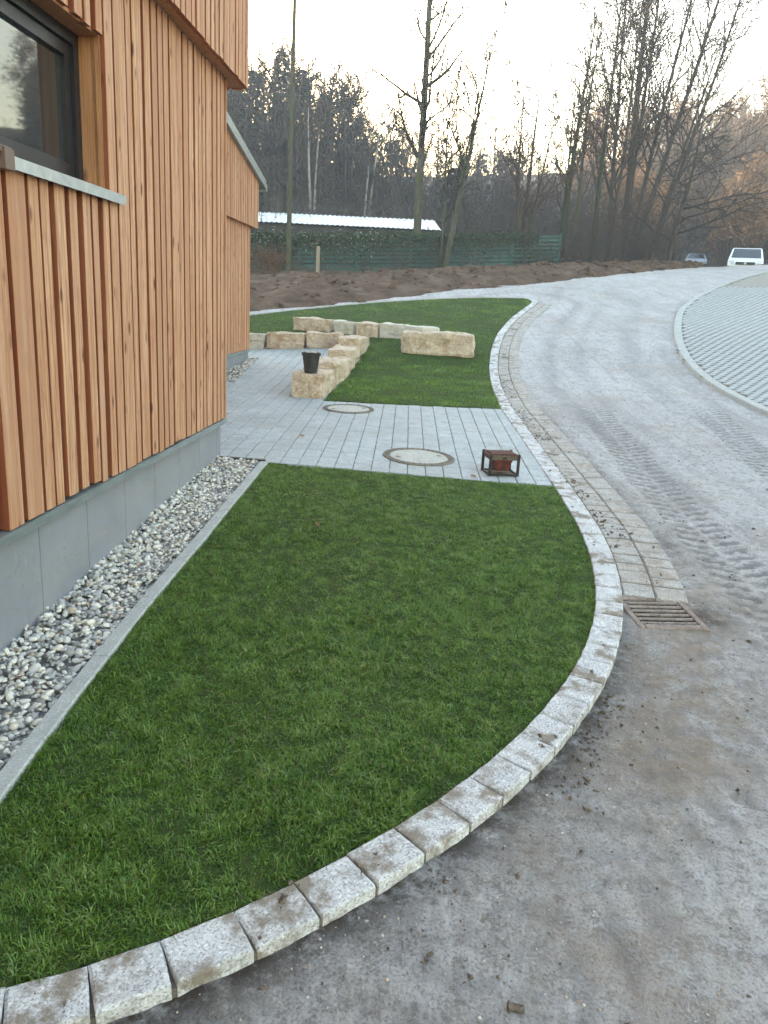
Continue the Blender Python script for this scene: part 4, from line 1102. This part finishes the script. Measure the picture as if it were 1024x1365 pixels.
# ------------------------------------------------------------------ plants
class Geo:
    def __init__(self): self.V = []; self.F = []; self.n = 0
    def tube(self, pts, rad, k):
        P = np.asarray(pts, float); m = len(P)
        T = np.gradient(P, axis=0); T /= np.linalg.norm(T, axis=1)[:, None] + 1e-9
        ref = np.array([1, 0, 0.]) if abs(T[0, 0]) < .75 else np.array([0, 1, 0.])
        U = np.cross(T, ref); U /= np.linalg.norm(U, axis=1)[:, None] + 1e-9; W = np.cross(T, U)
        th = np.arange(k) * 2 * np.pi / k
        if k == 1:
            ph = (hash((round(float(P[0, 0]), 3), round(float(P[0, 2]), 3))) % 628) / 100; D = (U * math.cos(ph) + W * math.sin(ph)) * np.asarray(rad)[:, None]
            i = 2 * np.arange(m - 1)[:, None]; self.F.append(np.concatenate([i, i + 1, i + 3, i + 2], 1) + self.n)
            self.V.append(np.stack([P - D, P + D], 1).reshape(-1, 3)); self.n += 2 * m; return
        ring = P[:, None] + np.asarray(rad)[:, None, None] * (U[:, None] * np.cos(th)[None, :, None] + W[:, None] * np.sin(th)[None, :, None])
        i = np.arange(m - 1)[:, None] * k; a = np.arange(k)[None]; b = (np.arange(k)[None] + 1) % k
        f = np.stack([i + a, i + b, i + k + b, i + k + a], -1).reshape(-1, 4) + self.n
        self.V.append(ring.reshape(-1, 3)); self.F.append(f); self.n += m * k
    def out(self):
        return (np.concatenate(self.V), np.concatenate(self.F)) if self.V else (np.zeros((0, 3)), np.zeros((0, 4), int))
def bare_tree(seed, H, r0, nb=(24, 6, 4), first=(.3, .15, .1), ang=(48, 42, 40), ratio=(.36, .45, .5), trop=(.0, .09, .06), wob=(.05, .14, .2), lean=(0, 0), minr=.017, stems=1, spread=.18, tip=.12, sides=(8, 4, 3, 3), bend=None):
    """tapered trunk with limbs, branches and twigs; returns trunk and crown geometry and the twig tips"""
    r = np.random.default_rng(seed); tr, cr, tips = Geo(), Geo(), []
    def limb(p, d, L, rad, lv):
        ns = (12, 6, 4, 2)[lv]; pts = [p]; rads = [rad]; dd = d / np.linalg.norm(d); d0 = dd.copy()
        for i in range(ns):
            dd = dd + r.normal(0, wob[min(lv, 2)], 3) * (.5 if lv == 0 else 1) + np.array([0, 0, trop[min(lv, 2)]])
            if lv == 0: dd = dd * .72 + d0 * .28
            dd /= np.linalg.norm(dd); p = p + dd * (L / ns); pts.append(p)
            t = (i + 1) / ns; rads.append(max(minr * (.7 if lv > 1 else 1), rad * ((1 - t) * (1 - tip) + tip) if lv == 0 else rad * (1 - .8 * t)))
        if lv == 0: rads[0] *= 1.35
        (tr if lv == 0 else cr).tube(pts, rads, sides[lv])
        if lv >= len(nb): tips.append(pts[-1]); return
        P = np.array(pts); n = max(1, int(nb[lv] * r.uniform(.8, 1.2)))
        for k in range(n):
            t = first[lv] + (1 - first[lv]) * (k + r.random()) / n * .99
            f = t * ns; i = min(int(f), ns - 1); q = P[i] + (P[i + 1] - P[i]) * (f - i); ax = P[i + 1] - P[i]; ax /= np.linalg.norm(ax)
            az = r.uniform(0, 2 * np.pi); u = np.cross(ax, [0.31, .77, .55]); u /= np.linalg.norm(u); w = np.cross(ax, u)
            th = math.radians(ang[lv] * r.uniform(.65, 1.3)); nd = ax * math.cos(th) + (u * math.cos(az) + w * math.sin(az)) * math.sin(th)
            rr_ = rads[i] * r.uniform(.34, .58) if lv == 0 else rads[i] * r.uniform(.5, .75)
            limb(q, nd, L * ratio[lv] * (1.15 - .75 * (t if lv == 0 else t * .6)) * r.uniform(.6, 1.25), max(rr_, minr), lv + 1)
    for s in range(stems):
        a = r.uniform(0, 6.28) if bend is None else bend + s * 2.4; sp = spread * r.uniform(.3, 1) if stems > 1 else 0
        base = np.array([math.cos(a) * sp * .8, math.sin(a) * sp * .8, -.25])
        limb(base, np.array([lean[0] + math.cos(a) * sp, lean[1] + math.sin(a) * sp, 1.0]), H * (r.uniform(.75, 1) if s else 1), r0 * (r.uniform(.6, .95) if s else 1), 0)
    return tr.out(), cr.out(), np.array(tips)
def leaves_at(P, n, spread, size, seed, tone=(0, 1)):
    r = np.random.default_rng(seed); C = P[r.integers(0, len(P), n)] + r.normal(0, spread, (n, 3))
    a = r.normal(0, 1, (n, 3)); a /= np.linalg.norm(a, axis=1)[:, None]; b = np.cross(a, r.normal(0, 1, (n, 3))); b /= np.linalg.norm(b, axis=1)[:, None]
    s = size * r.uniform(.6, 1.4, (n, 1)); V = np.stack([C - a * s, C + b * s * .55, C + a * s, C - b * s * .55], 1).reshape(-1, 3)
    return V, np.arange(4 * n).reshape(-1, 4), np.repeat(r.uniform(*tone, n), 4)
def tree(name, x, y, label, group=None, barkm='bark_brown', twigm='twig', leaves=None, cat='tree', **k):
    (tv, tf), (cv, cf), tips = bare_tree(**k)
    e = empty(name, (x, y, g(x, y))); tag(e, label, cat, group)
    obj('trunk', mesh('trunk', tv, tf, M[barkm], True), e)
    c = obj('crown', mesh('crown', cv, cf, M[twigm], True), e)
    if leaves:
        V, F, tn = leaves_at(tips, leaves[0], leaves[1], leaves[2], k['seed']); me = mesh('leaves', V, F, M[leaves[3]]); fattr(me, 'tone', tn); obj('leaves', me, c)
    return e
GT = 'bare trees behind the soil bank'
tree('bare_tree', -4.17, 31.0, 'slim straight tree trunk rising over the shed roof at the left', GT, 'bark_grey', seed=3, H=15.5, r0=.10, nb=(9, 4, 3), first=(.72, .2, .1), ratio=(.16, .5, .5), tip=.35, lean=(.01, 0), ang=(55, 40, 40), wob=(.012, .14, .2))
tree('bare_tree', .77, 34.6, 'tall grey-barked tree in the middle with long upswept limbs', GT, 'bark_grey', 'twig_near', leaves=(260, .12, .035, 'autumn_leaf'), seed=14, H=15.5, r0=.18, nb=(30, 7, 5), first=(.24, .2, .15), ratio=(.28, .45, .5), ang=(58, 40, 42), trop=(0, .13, .06), tip=.3, lean=(-.015, 0), wob=(.012, .12, .2))
tree('bare_tree', 1.87, 34.0, 'thin forked tree leaning right beside the tall grey tree', GT, 'bark_grey', 'twig_near', leaves=(300, .12, .03, 'autumn_leaf'), seed=25, H=9.6, r0=.11, nb=(10, 6, 4), first=(.28, .2, .15), ratio=(.42, .4, .5), ang=(30, 34, 38), trop=(0, .10, .05), stems=3, spread=.16, lean=(.09, 0), bend=.2)
tree('bare_tree', 5.3, 36.2, 'small forked bare tree in front of the fence end', GT, 'bark_near', 'twig', leaves=(120, .1, .03, 'russet'), seed=36, H=8.2, r0=.12, nb=(12, 6, 4), first=(.2, .2, .15), ratio=(.36, .45, .5), ang=(40, 40, 40), stems=3, spread=.22, trop=(0, .1, .05))
tree('ivy_tree', 7.5, 38.0, 'ivy-clad double trunk at the right end of the fence', GT, 'bark_ivy', 'twig', seed=47, H=10.2, r0=.17, nb=(18, 6, 4), first=(.3, .2, .15), ratio=(.30, .42, .5), ang=(34, 38, 40), stems=2, spread=.10, lean=(.02, 0), leaves=(200, .12, .03, 'autumn_leaf'))
tree('bare_tree', 8.2, 38.6, 'slender bare tree just right of the ivy-clad trunk', GT, 'bark_grey', 'twig', seed=58, H=9.8, r0=.13, nb=(18, 6, 4), first=(.3, .2, .15), ratio=(.28, .45, .5), ang=(34, 38, 40), trop=(0, .12, .06), leaves=(200, .12, .03, 'autumn_leaf'))
tree('bare_tree', 9.05, 38.2, 'straight bare tree left of the big clump', GT, 'bark_ivy', 'twig', seed=69, H=12.0, r0=.15, nb=(22, 6, 4), first=(.25, .2, .15), ratio=(.26, .45, .5), ang=(40, 38, 40), trop=(0, .12, .06), leaves=(260, .12, .03, 'autumn_leaf'))
tree('bare_tree', 10.0, 39.2, 'tall bare tree in the left half of the big clump', GT, 'bark_near', 'twig_near', seed=71, H=15.0, r0=.12, nb=(26, 7, 4), first=(.22, .2, .15), ratio=(.28, .42, .5), ang=(40, 40, 40), trop=(0, .12, .06), stems=2, spread=.10, lean=(-.03, 0), leaves=(300, .12, .03, 'autumn_leaf'))
tree('bare_tree', 11.0, 40.0, 'many-stemmed giant bare tree at the heart of the big clump', GT, 'bark_near', 'twig_near', seed=82, H=18.5, r0=.145, nb=(24, 7, 4), first=(.25, .2, .15), ratio=(.27, .42, .5), ang=(38, 40, 40), trop=(0, .10, .06), stems=5, spread=.2, lean=(.03, 0), leaves=(700, .12, .03, 'autumn_leaf'))
tree('bare_tree', 11.9, 39.6, 'bare tree leaning right out of the big clump', GT, 'bark_near', 'twig_near', seed=93, H=15.5, r0=.125, nb=(24, 7, 4), first=(.2, .2, .15), ratio=(.32, .42, .5), ang=(48, 42, 40), trop=(0, .05, .04), stems=2, spread=.14, lean=(.12, 0), leaves=(300, .12, .03, 'autumn_leaf'))
tree('bare_tree', 13.0, 39.8, 'low crooked tree with drooping boughs over the drive', GT, 'bark_near', 'twig_near', seed=104, H=7.2, r0=.16, nb=(20, 7, 5), first=(.2, .2, .15), ratio=(.62, .40, .5), ang=(72, 42, 40), trop=(0, -.07, -.02), lean=(.10, 0), wob=(.10, .16, .2))
tree('birch_tree', -5.45, 52, 'pale forked birch behind the shed roof', 'pale birches', 'bark_birch', 'twig', seed=115, H=8.8, r0=.13, nb=(14, 6, 4), first=(.35, .2, .15), ratio=(.34, .42, .5), ang=(38, 40, 40), stems=2, spread=.12, tip=.2)
tree('birch_tree', -2.4, 52, 'slim pale birch pair in the dark wood left of the tall grey tree', 'pale birches', 'bark_birch', 'twig', seed=126, H=8.6, r0=.12, nb=(14, 6, 4), first=(.35, .2, .15), ratio=(.30, .42, .5), ang=(34, 40, 40), stems=2, spread=.14, tip=.2)

# spruces
def spruce_geo(seed, H, r0, w):
    r = np.random.default_rng(seed); tr = Geo(); tr.tube([(0, 0, -.3), (0, 0, H * .5), (0, 0, H)], [r0, r0 * .55, .02], 6)
    V = []; n = int(H * 26)
    for k in range(n):
        t = (k + r.random()) / n; z = H * (.10 + .89 * t); L = w * (1 - t) ** .8 * r.uniform(.65, 1.2) + .15
        a = r.uniform(0, 6.28); d = np.array([math.cos(a), math.sin(a), -.25 + .3 * t]); sd_ = np.array([-math.sin(a), math.cos(a), 0])
        for m in range(7):
            f = (m + r.random()) / 7; c = np.array([0, 0, z]) + d * L * f + np.array([0, 0, -.22 * L * f * f]); s = (.30 + .12 * w) * (1.1 - .6 * f) * r.uniform(.6, 1.2)
            q = sd_ * r.choice((-1, 1)) * s + d * s * .8 + np.array([0, 0, -s * r.uniform(.1, .7)])
            V += [c, c + d * s * .45 + np.array([0, 0, .05]), c + q]
    return tr.out(), np.array(V)
def spruce(x, y, H, w, seed, label):
    (tv, tf), nv = spruce_geo(seed, H, .22, w); e = empty('spruce_tree', (x, y, g(x, y) - .3)); tag(e, label, 'tree', 'dark spruces in the wood')
    obj('trunk', mesh('trunk', tv, tf, M['bark_brown'], True), e)
    me = mesh('crown', nv, np.arange(len(nv)).reshape(-1, 3), M['needle']); fattr(me, 'tone', np.repeat(np.random.default_rng(seed).random(len(nv) // 3), 3)); obj('crown', me, e)
for x, y, H, w, sd_, lab in ((-10.05, 68, 14.6, 2.3, 1, 'tallest spruce with a thin spire near the sun at the left'), (-8.4, 68, 13.2, 2.4, 2, 'blunt spruce just right of the tallest spire'), (-11.7, 66, 12.8, 2.8, 3, 'dark spruce left of the tallest spire'),
                             (-13.6, 68, 12.6, 2.8, 4, 'dark spruce behind the roof edge of the farther house'), (-6.6, 69, 11.8, 2.6, 5, 'low spruce on the shoulder of the dark wood'), (-9.3, 62, 10.2, 2.8, 6, 'broad spruce in front of the tallest spire'),
                             (-12.6, 62, 10.6, 2.8, 7, 'broad spruce nearest the farther house'), (3.4, 55, 6.3, 1.8, 8, 'small blue-green spruce behind the right end of the shed'), (10.6, 90, 8.2, 2.2, 9, 'distant pale spruce in the dip of the skyline'), (8.2, 88, 8.0, 2.2, 10, 'distant spruce right of the tall grey tree'),
                             (-16.5, 66, 14.0, 3.0, 11, 'spruce hidden mostly behind the near house'), (30.5, 82, 12.6, 2.6, 12, 'spruce standing out above the autumn wood at the right')):
    spruce(x, y, H, w, sd_, lab)

# the wood: one mass of bare trees on the slope
tpl = [bare_tree(seed=200 + i, H=11.5, r0=.15, nb=(24 if i % 2 == 0 else 15, 7, 5), first=(.16, .2, .15), ratio=(.30, .45, .5), ang=(42, 42, 42), trop=(0, .11, .06), minr=.028, sides=(5, 3, 1, 1), stems=1 + i % 2, spread=.12) for i in range(6)]
def wood_mass(name, spots, twigm, barkm, label, leaf=None):
    spots = [q for q in spots if not (.33 < q[0] / q[1] < .39 and q[1] < 75)]
    TV, TF, CV, CF, LV, LF, LT = [], [], [], [], [], [], []; a = b = c = 0; r = np.random.default_rng(len(spots))
    S_ = np.array(spots); Z = G(S_[:, 0], S_[:, 1])
    for (x, y, h), z in zip(spots, Z):
        (tv, tf), (cv, cf), tips = tpl[r.integers(6)]; k = h / 11.5; th = r.uniform(0, 6.28); cs, sn = math.cos(th), math.sin(th)
        Rm = np.array([[cs, -sn, 0], [sn, cs, 0], [0, 0, 1.0]]); hs = np.array([k ** .6 * r.uniform(.9, 1.25)] * 2 + [k])
        f = lambda v: (v * hs) @ Rm.T + np.array([x, y, z - .2])
        TV.append(f(tv)); TF.append(tf + a); a += len(tv); CV.append(f(cv)); CF.append(cf + b); b += len(cv)
        if leaf and r.random() < leaf[0]:
            v, fc, tn = leaves_at(f(tips), leaf[1], .35, leaf[2], int(x * 7) % 997 + 1); LV.append(v); LF.append(fc + c); LT.append(tn); c += len(v)
    o = obj(name, mesh(name, np.concatenate(CV), np.concatenate(CF), M[twigm], True)); tag(o, label, 'wood', kind='stuff')
    tag(obj('trunks', mesh('trunks', np.concatenate(TV), np.concatenate(TF), M[barkm], True), o), kind='stuff')
    if LV:
        me = mesh('leaves', np.concatenate(LV), np.concatenate(LF), M[leaf[3]]); fattr(me, 'tone', np.concatenate(LT)); tag(obj('leaves', me, o), kind='stuff')
r = np.random.default_rng(5)
def scatter(n, xr, yr, hf):
    out = []
    for k in range(n):
        y = yr[0] + (yr[1] - yr[0]) * r.random(); x = xr[0] + (xr[1] - xr[0]) * (k + r.random()) / n
        out.append((x * y / yr[0] if False else x, y, hf(x, y) * r.uniform(.8, 1.12)))
    return out
left = scatter(30, (-20, -3), (54, 66), lambda x, y: 12.2) + scatter(38, (-22, 2), (68, 84), lambda x, y: 13.2 - .3 * max(0, x + 8)) + scatter(36, (-6, 14), (56, 76), lambda x, y: 10.0 - .12 * (x + 6)) + scatter(24, (3, 24), (80, 98), lambda x, y: 7.6) + scatter(16, (-8, 16), (47, 53), lambda x, y: 5.2)
wood_mass('woodland', left, 'twig_dark', 'bark_brown', 'dark wintry wood of bare trees filling the slope behind the shed')
right = scatter(16, (15, 34), (56, 66), lambda x, y: 7.0) + scatter(32, (18, 44), (74, 92), lambda x, y: 10.6 + .18 * (x - 18)) + scatter(10, (24, 50), (94, 108), lambda x, y: 12.0)
wood_mass('woodland', right, 'twig_warm', 'bark_brown', 'russet autumn wood climbing the hill behind the parked vehicles', (.9, 2200, .15, 'autumn_leaf'))

# undergrowth and creepers
def brush(name, spots, label, mat, cat, leaf=None, hmin=.7, hmax=2.2, per=9, seed=3, kind=None, group=None, rad=.006):
    r = np.random.default_rng(seed); ge = Geo(); tips = []
    S_ = np.array(spots); Z = G(S_[:, 0], S_[:, 1])
    for (x, y), z in zip(spots, Z):
        for k in range(per):
            h = r.uniform(hmin, hmax); a = r.uniform(0, 6.28); le_ = r.uniform(.1, .6); p = np.array([x + r.normal(0, .18), y + r.normal(0, .18), z - .1])
            pts = [p]
            for i in range(4):
                p = p + np.array([math.cos(a) * le_ * h / 4 * (i + 1) * .5, math.sin(a) * le_ * h / 4 * (i + 1) * .5, h / 4 * (1 - .12 * i)]) + r.normal(0, .04, 3); pts.append(p)
                if i:
                    q = p + r.normal(0, .3, 3) * h * .3 + np.array([0, 0, .15]); ge.tube([p, (p + q) / 2 + r.normal(0, .03, 3), q], [rad * .8, rad * .7, rad * .5], 3); tips.append(q)
            ge.tube(pts, np.linspace(rad * 1.6, rad * .6, 5), 3); tips.append(p)
    V, F = ge.out(); o = obj(name, mesh(name, V, F, M[mat], True)); tag(o, label, cat, group, kind)
    if leaf:
        v, f, tn = leaves_at(np.array(tips), leaf[0], leaf[1], leaf[2], seed); me = mesh('leaves', v, f, M[leaf[3]]); fattr(me, 'tone', tn); lo_ = obj('leaves', me, o)
        if kind: tag(lo_, kind=kind)
    return o
r = np.random.default_rng(9)
sp = [(x, 37.6 + (x - 7) * .42 + r.normal(0, .7)) for x in r.uniform(7.2, 15.5, 150)]; sp = [q for q in sp if q[0] / q[1] < .325]
brush('undergrowth', sp, 'dense tangle of brown undergrowth below the big clump of trees', 'twig_dark', 'undergrowth', (1100, .2, .05, 'russet'), .5, 3.0, 7, 4, 'stuff')
sp = [(x, 50 + (x - 12) * .9 + r.normal(0, 3.0)) for x in r.uniform(11, 40, 240)]; sp = [q for q in sp if not (.335 < q[0] / q[1] < .39 and q[1] < 76) and not (q[0] / q[1] > .38 and q[1] < 54)]
brush('undergrowth', sp, 'hazy scrub between the vehicles and the autumn wood', 'twig', 'undergrowth', (1200, .3, .08, 'russet'), 1.5, 4.6, 9, 5, 'stuff', rad=.012)
sp = [tuple(FA + fd * s + Vector((r.normal(0, .15), -.35 + r.normal(0, .2)))) for s in r.uniform(3, 19, 60)]
brush('undergrowth', sp, 'thin bare stems growing along the foot of the green fence', 'twig', 'undergrowth', (500, .15, .04, 'ivy'), .3, 1.5, 6, 6, 'stuff')
sp = [(x, 45 + r.normal(0, 2.5)) for x in r.uniform(-12, 12, 140)]
brush('undergrowth', sp, 'scrub behind the shed and the fence', 'twig_dark', 'undergrowth', (2500, .3, .07, 'ivy'), 1.5, 4.2, 9, 7, 'stuff', rad=.012)
brush('red_shrub', [(-4.6 + .25 * math.sin(i * 2.1), 28.6 + .25 * math.cos(i * 2.1)) for i in range(5)], 'reddish-brown shrub at the left end of the fence beside the farther house', 'russet' if False else 'twig_warm', 'shrub', (700, .08, .035, 'russet'), .6, 1.3, 14, 8)
def creeper(x0, x1, seed, label, fluff=0, n=1500, up=1.0):
    r = np.random.default_rng(seed); s = r.uniform(x0, x1, n); z = 1.62 * np.clip(1 - r.exponential(.22, n) * up, .03, 1.08) + r.normal(0, .06, n)
    P = np.array([[*(FA + fd * a), 0] for a in s]); P[:, 2] = G(P[:, 0], P[:, 1]) - .25 + z; P[:, :2] += r.normal(0, .10, (n, 2)) + np.array([fd.y, -fd.x]) * .10
    ge = Geo()
    for k in range(70):
        i = r.integers(n); p = P[i]; q = p + np.array([r.normal(0, .5), -.05, -r.uniform(.2, 1.0)]); ge.tube([p, (p + q) / 2 + r.normal(0, .08, 3), q], [.01, .009, .006], 3)
    V, F = ge.out(); o = obj('creeper', mesh('creeper', V, F, M['twig'], True)); tag(o, label, 'creeper', 'creepers on the green fence')
    v, f, tn = leaves_at(P, n * 2, .07, .05, seed); me = mesh('leaves', v, f, M['ivy']); fattr(me, 'tone', tn); obj('leaves', me, o)
    if fluff:
        Q = P[(z > .7)]; v, f, tn = leaves_at(Q, fluff, .12, .035, seed + 1); me = mesh('seed_heads', v, f, M['seed_fluff']); fattr(me, 'tone', tn); obj('seed_heads', me, o)
creeper(4.5, 10.5, 3, 'creeper with white fluffy seed heads hanging over the fence at the left', 420, 1700, .9)
creeper(10.5, 17.6, 4, 'brownish creeper along the top of the fence at the right', 0, 1500, .6)

# ------------------------------------------------------------------ vehicles
def vehicle(name, x, y, z, rz, prof, hw, roofw, paint, label, cat, spec):
    e = empty(name, (x, y, z), rz); tag(e, label, cat)
    zmax = max(p[1] for p in prof); zb_ = spec['belt']
    def half(zz): return hw if zz <= zb_ else hw + (roofw - hw) * (zz - zb_) / (zmax - zb_)
    n = len(prof); V = [(px, -half(pz), pz) for px, pz in prof] + [(px, half(pz), pz) for px, pz in prof]
    F = [tuple(range(n)), tuple(range(2 * n - 1, n - 1, -1))] + [(i, i + n, (i + 1) % n + n, (i + 1) % n) for i in range(n)]
    o = obj('body', mesh('body', V, F, paint), e)
    md = o.modifiers.new('b', 'BEVEL'); md.width = .07; md.segments = 3; md.limit_method = 'ANGLE'; md.angle_limit = R(25)
    (ax, az), (bx_, bz_) = spec['screen']; nx, nz = (az - bz_), (bx_ - ax); L = math.hypot(nx, nz); nx, nz = nx / L * -.012, nz / L * -.012
    if nx < 0: nx, nz = -nx, -nz
    i = .07
    quad('windscreen', [(ax + nx, -half(az) + i + .05, az + nz), (ax + nx, half(az) - i - .05, az + nz), (bx_ + nx, half(bz_) - i - .02, bz_ + nz), (bx_ + nx, -half(bz_) + i + .02, bz_ + nz)], M['carglass'], e)
    for s in (-1, 1):
        for poly in spec['side']:
            V = [(px, s * (half(pz) + .006), pz) for px, pz in poly]; quad('side_window', V if s > 0 else V[::-1], M['carglass'], e)
    fx = spec['front']
    MB().box(fx - .02, fx + .022, -.52, .52, spec['grille'][0], spec['grille'][1]).build('grille', M['plastic'], e)
    MB().box(fx - .15, fx + .05, -hw + .03, hw - .03, spec['bumper'][0], spec['bumper'][1]).build('bumper', M['plastic'], e)
    MB().box(fx + .05, fx + .062, -.26, .26, spec['bumper'][0] + .1, spec['bumper'][0] + .21).build('number_plate', M['plate'], e)
    MB().lathe([(.0, .0), (.07, .0), (.07, .012), (0, .014)], 16).build('badge', M['aluminium'], e, M=Matrix.Translation((fx + .022, 0, (spec['grille'][0] + spec['grille'][1]) / 2)) @ Matrix.Rotation(R(90), 4, 'Y'))
    for s in (-1, 1):
        MB().add([(fx - .16, s * (hw - .005), spec['lamp'][0]), (fx + .008, s * (hw - .34), spec['lamp'][0]), (fx - .02, s * (hw - .34), spec['lamp'][1]), (fx - .26, s * (hw - .005), spec['lamp'][1]),
                  (fx - .10, s * (hw + .012), spec['lamp'][0]), (fx + .030, s * (hw - .33), spec['lamp'][0]), (fx + .012, s * (hw - .33), spec['lamp'][1]), (fx - .22, s * (hw + .010), spec['lamp'][1])], BOXF).build('headlight', M['lens'], e)
        mx = spec['mirror']; m_ = MB().box(mx - .06, mx + .06, s * (hw + .03) - .03 + s * .08, s * (hw + .03) + .03 + s * .08, zb_ + .02, zb_ + .26).box(mx - .02, mx + .02, s * (hw - .02) - .05, s * (hw - .02) + .07 * s + .05, zb_ + .02, zb_ + .06)
        m_.build('mirror', M['plastic'], e)
        for wx_ in spec['wheels']:
            w = MB().lathe([(.22, -.1), (.30, -.1), (.325, -.07), (.325, .07), (.30, .1), (.22, .1)], 24).build('wheel', M['rubber'], e, M=Matrix.Translation((wx_, s * (hw - .08), .325)) @ Matrix.Rotation(R(90), 4, 'X'))
            MB().lathe([(0, -.085), (.05, -.09), (.20, -.075), (.22, -.1), (.22, .1), (.2, .075), (.05, .09), (0, .085)], 20).build('rim', M['aluminium'], w)
    MB().box(-1.9 if cat == 'car' else -2.3, fx - .2, -hw + .2, hw - .2, .12, .4).build('underbody', M['plastic'], e)
    return e
vz = g(19.3, 48.8) + .35
vehicle('delivery_van', 21.2, 50.1, vz, R(-113), [(-2.4, .3), (2.25, .3), (2.42, .45), (2.42, .72), (2.32, .92), (1.62, 1.16), (.86, 1.76), (.6, 1.82), (-2.2, 1.82), (-2.38, 1.7), (-2.44, .9)], .96, .80, M['van'],
        'white delivery van facing the camera at the top of the drive', 'van',
        dict(belt=1.08, screen=((1.60, 1.18), (.90, 1.74)), side=[[(1.25, 1.14), (.40, 1.14), (.40, 1.66), (.86, 1.66)], [(.30, 1.14), (-.9, 1.14), (-.9, 1.66), (.30, 1.66)], [(-1.0, 1.14), (-2.2, 1.14), (-2.15, 1.66), (-1.0, 1.66)]],
             front=2.42, grille=(.74, .90), bumper=(.33, .62), lamp=(.76, .98), mirror=1.2, wheels=(1.6, -1.5)))
vehicle('parked_car', 26.6, 73.4, g(25.9, 72.5) + .25, R(-108), [(-1.9, .3), (1.85, .3), (1.95, .45), (1.93, .68), (1.8, .82), (.95, .95), (.25, 1.42), (-1.0, 1.46), (-1.75, 1.05), (-1.95, .95)], .87, .62, M['silver'],
        'small silver car half hidden behind the end of the soil bank', 'car',
        dict(belt=.92, screen=((.93, .97), (.30, 1.39)), side=[[(.7, .97), (-.3, .97), (-.3, 1.36), (.22, 1.36)], [(-.38, .97), (-1.4, .97), (-1.0, 1.38), (-.38, 1.38)]], front=1.93, grille=(.5, .62), bumper=(.3, .46), lamp=(.6, .76), mirror=.65, wheels=(1.25, -1.25)))

r = np.random.default_rng(31)
ii = r.integers(0, len(Qb), 1300); f = r.random(1300) ** .7 * .95
bx_ = Qb[ii, 0] + (cxs[ii] - Qb[ii, 0]) * f; by_ = Qb[ii, 1] - .15 + (cys[ii] - Qb[ii, 1] + .15) * f; zb_ = G(Qb[ii, 0], Qb[ii, 1]) - .12
bz_ = zb_ + (czs[ii] - zb_) * (1 - (1 - f) ** 1.7) + (fbm(bx_, by_, .5, 3, 41) * .16 + fbm(bx_, by_, 2.2, 4, 51) * .13) * np.minimum(1, f * .62 * 9)
pebbles('soil_crumbs', np.c_[bx_, by_, bz_], np.clip(r.lognormal(-3.2, .5, 1300), .015, .13), r.random(1300), 'clods lying on the raw soil bank', .7, 7, 'soil', .3)

# loose grit on the drive
_v1, _f1 = ICV[:12] / np.linalg.norm(ICV[:12], axis=1)[:, None], None
import bmesh as _b
_bm = _b.new(); _b.ops.create_icosphere(_bm, subdivisions=1, radius=1); _v1 = np.array([v.co[:] for v in _bm.verts]); _f1 = np.array([[v.index for v in f.verts] for f in _bm.faces]); _bm.free()
r = np.random.default_rng(44); n = 9000
P = np.c_[r.uniform(-.6, 3.6, n), 1.2 + 5.2 * r.random(n) ** 1.5]
_k = np.array([np.argmin((KC[:240, 0] - a) ** 2 + (KC[:240, 1] - b) ** 2) for a, b in P]); _s = ((P - KC[_k]) * KN[_k]).sum(1)
_dl = dl(P[:, 0], P[:, 1]); ok = (_s > KERB_W + .02) & ~((np.abs(_dl[0]) < .2) & (np.abs(_dl[1]) < .22)) & ~((P[:, 1] > 4.4) & (_s < .58)) & (fbm(P[:, 0], P[:, 1], 1.6, 3, 63) + r.normal(0, .2, n) > -.05)
P = P[ok]; n = len(P); sz = np.clip(r.lognormal(-5.95, .4, n), .0014, .006)
VV = (_v1[None] * (1 + r.normal(0, .18, (n, len(_v1), 1)))) * (sz[:, None] * r.uniform(.7, 1.3, (n, 3)))[:, None] * np.array([1, 1, .7]) + np.c_[P, road_surf(P[:, 0], P[:, 1]) + sz * .25][:, None]
me = mesh('grit', VV.reshape(-1, 3), (_f1[None] + (np.arange(n) * len(_v1))[:, None, None]).reshape(-1, 3), M['pebble'])
fattr(me, 'tone', np.repeat(r.choice([.1, .2, .36, .5, .6, .9, 1.0], n), len(_v1)))
tag(obj('grit', me), 'fine loose grit strewn over the drive in the foreground', 'grit', kind='stuff')

# ------------------------------------------------------------------ thin autumn haze
hz = MB().box(-170, 210, -100, 230, -6, 60)
t = NT('haze_air'); t.n.remove(t.b)
pv = t.n.new('ShaderNodeVolumePrincipled')
pv.inputs['Color'].default_value = (.86, .90, 1.0, 1)
pv.inputs['Density'].default_value = .0021
pv.inputs['Anisotropy'].default_value = .35
t.l.new(pv.outputs[0], t.out.inputs['Volume'])
tag(hz.build('haze', t.m), 'thin pale haze over the valley', 'haze', kind='stuff')
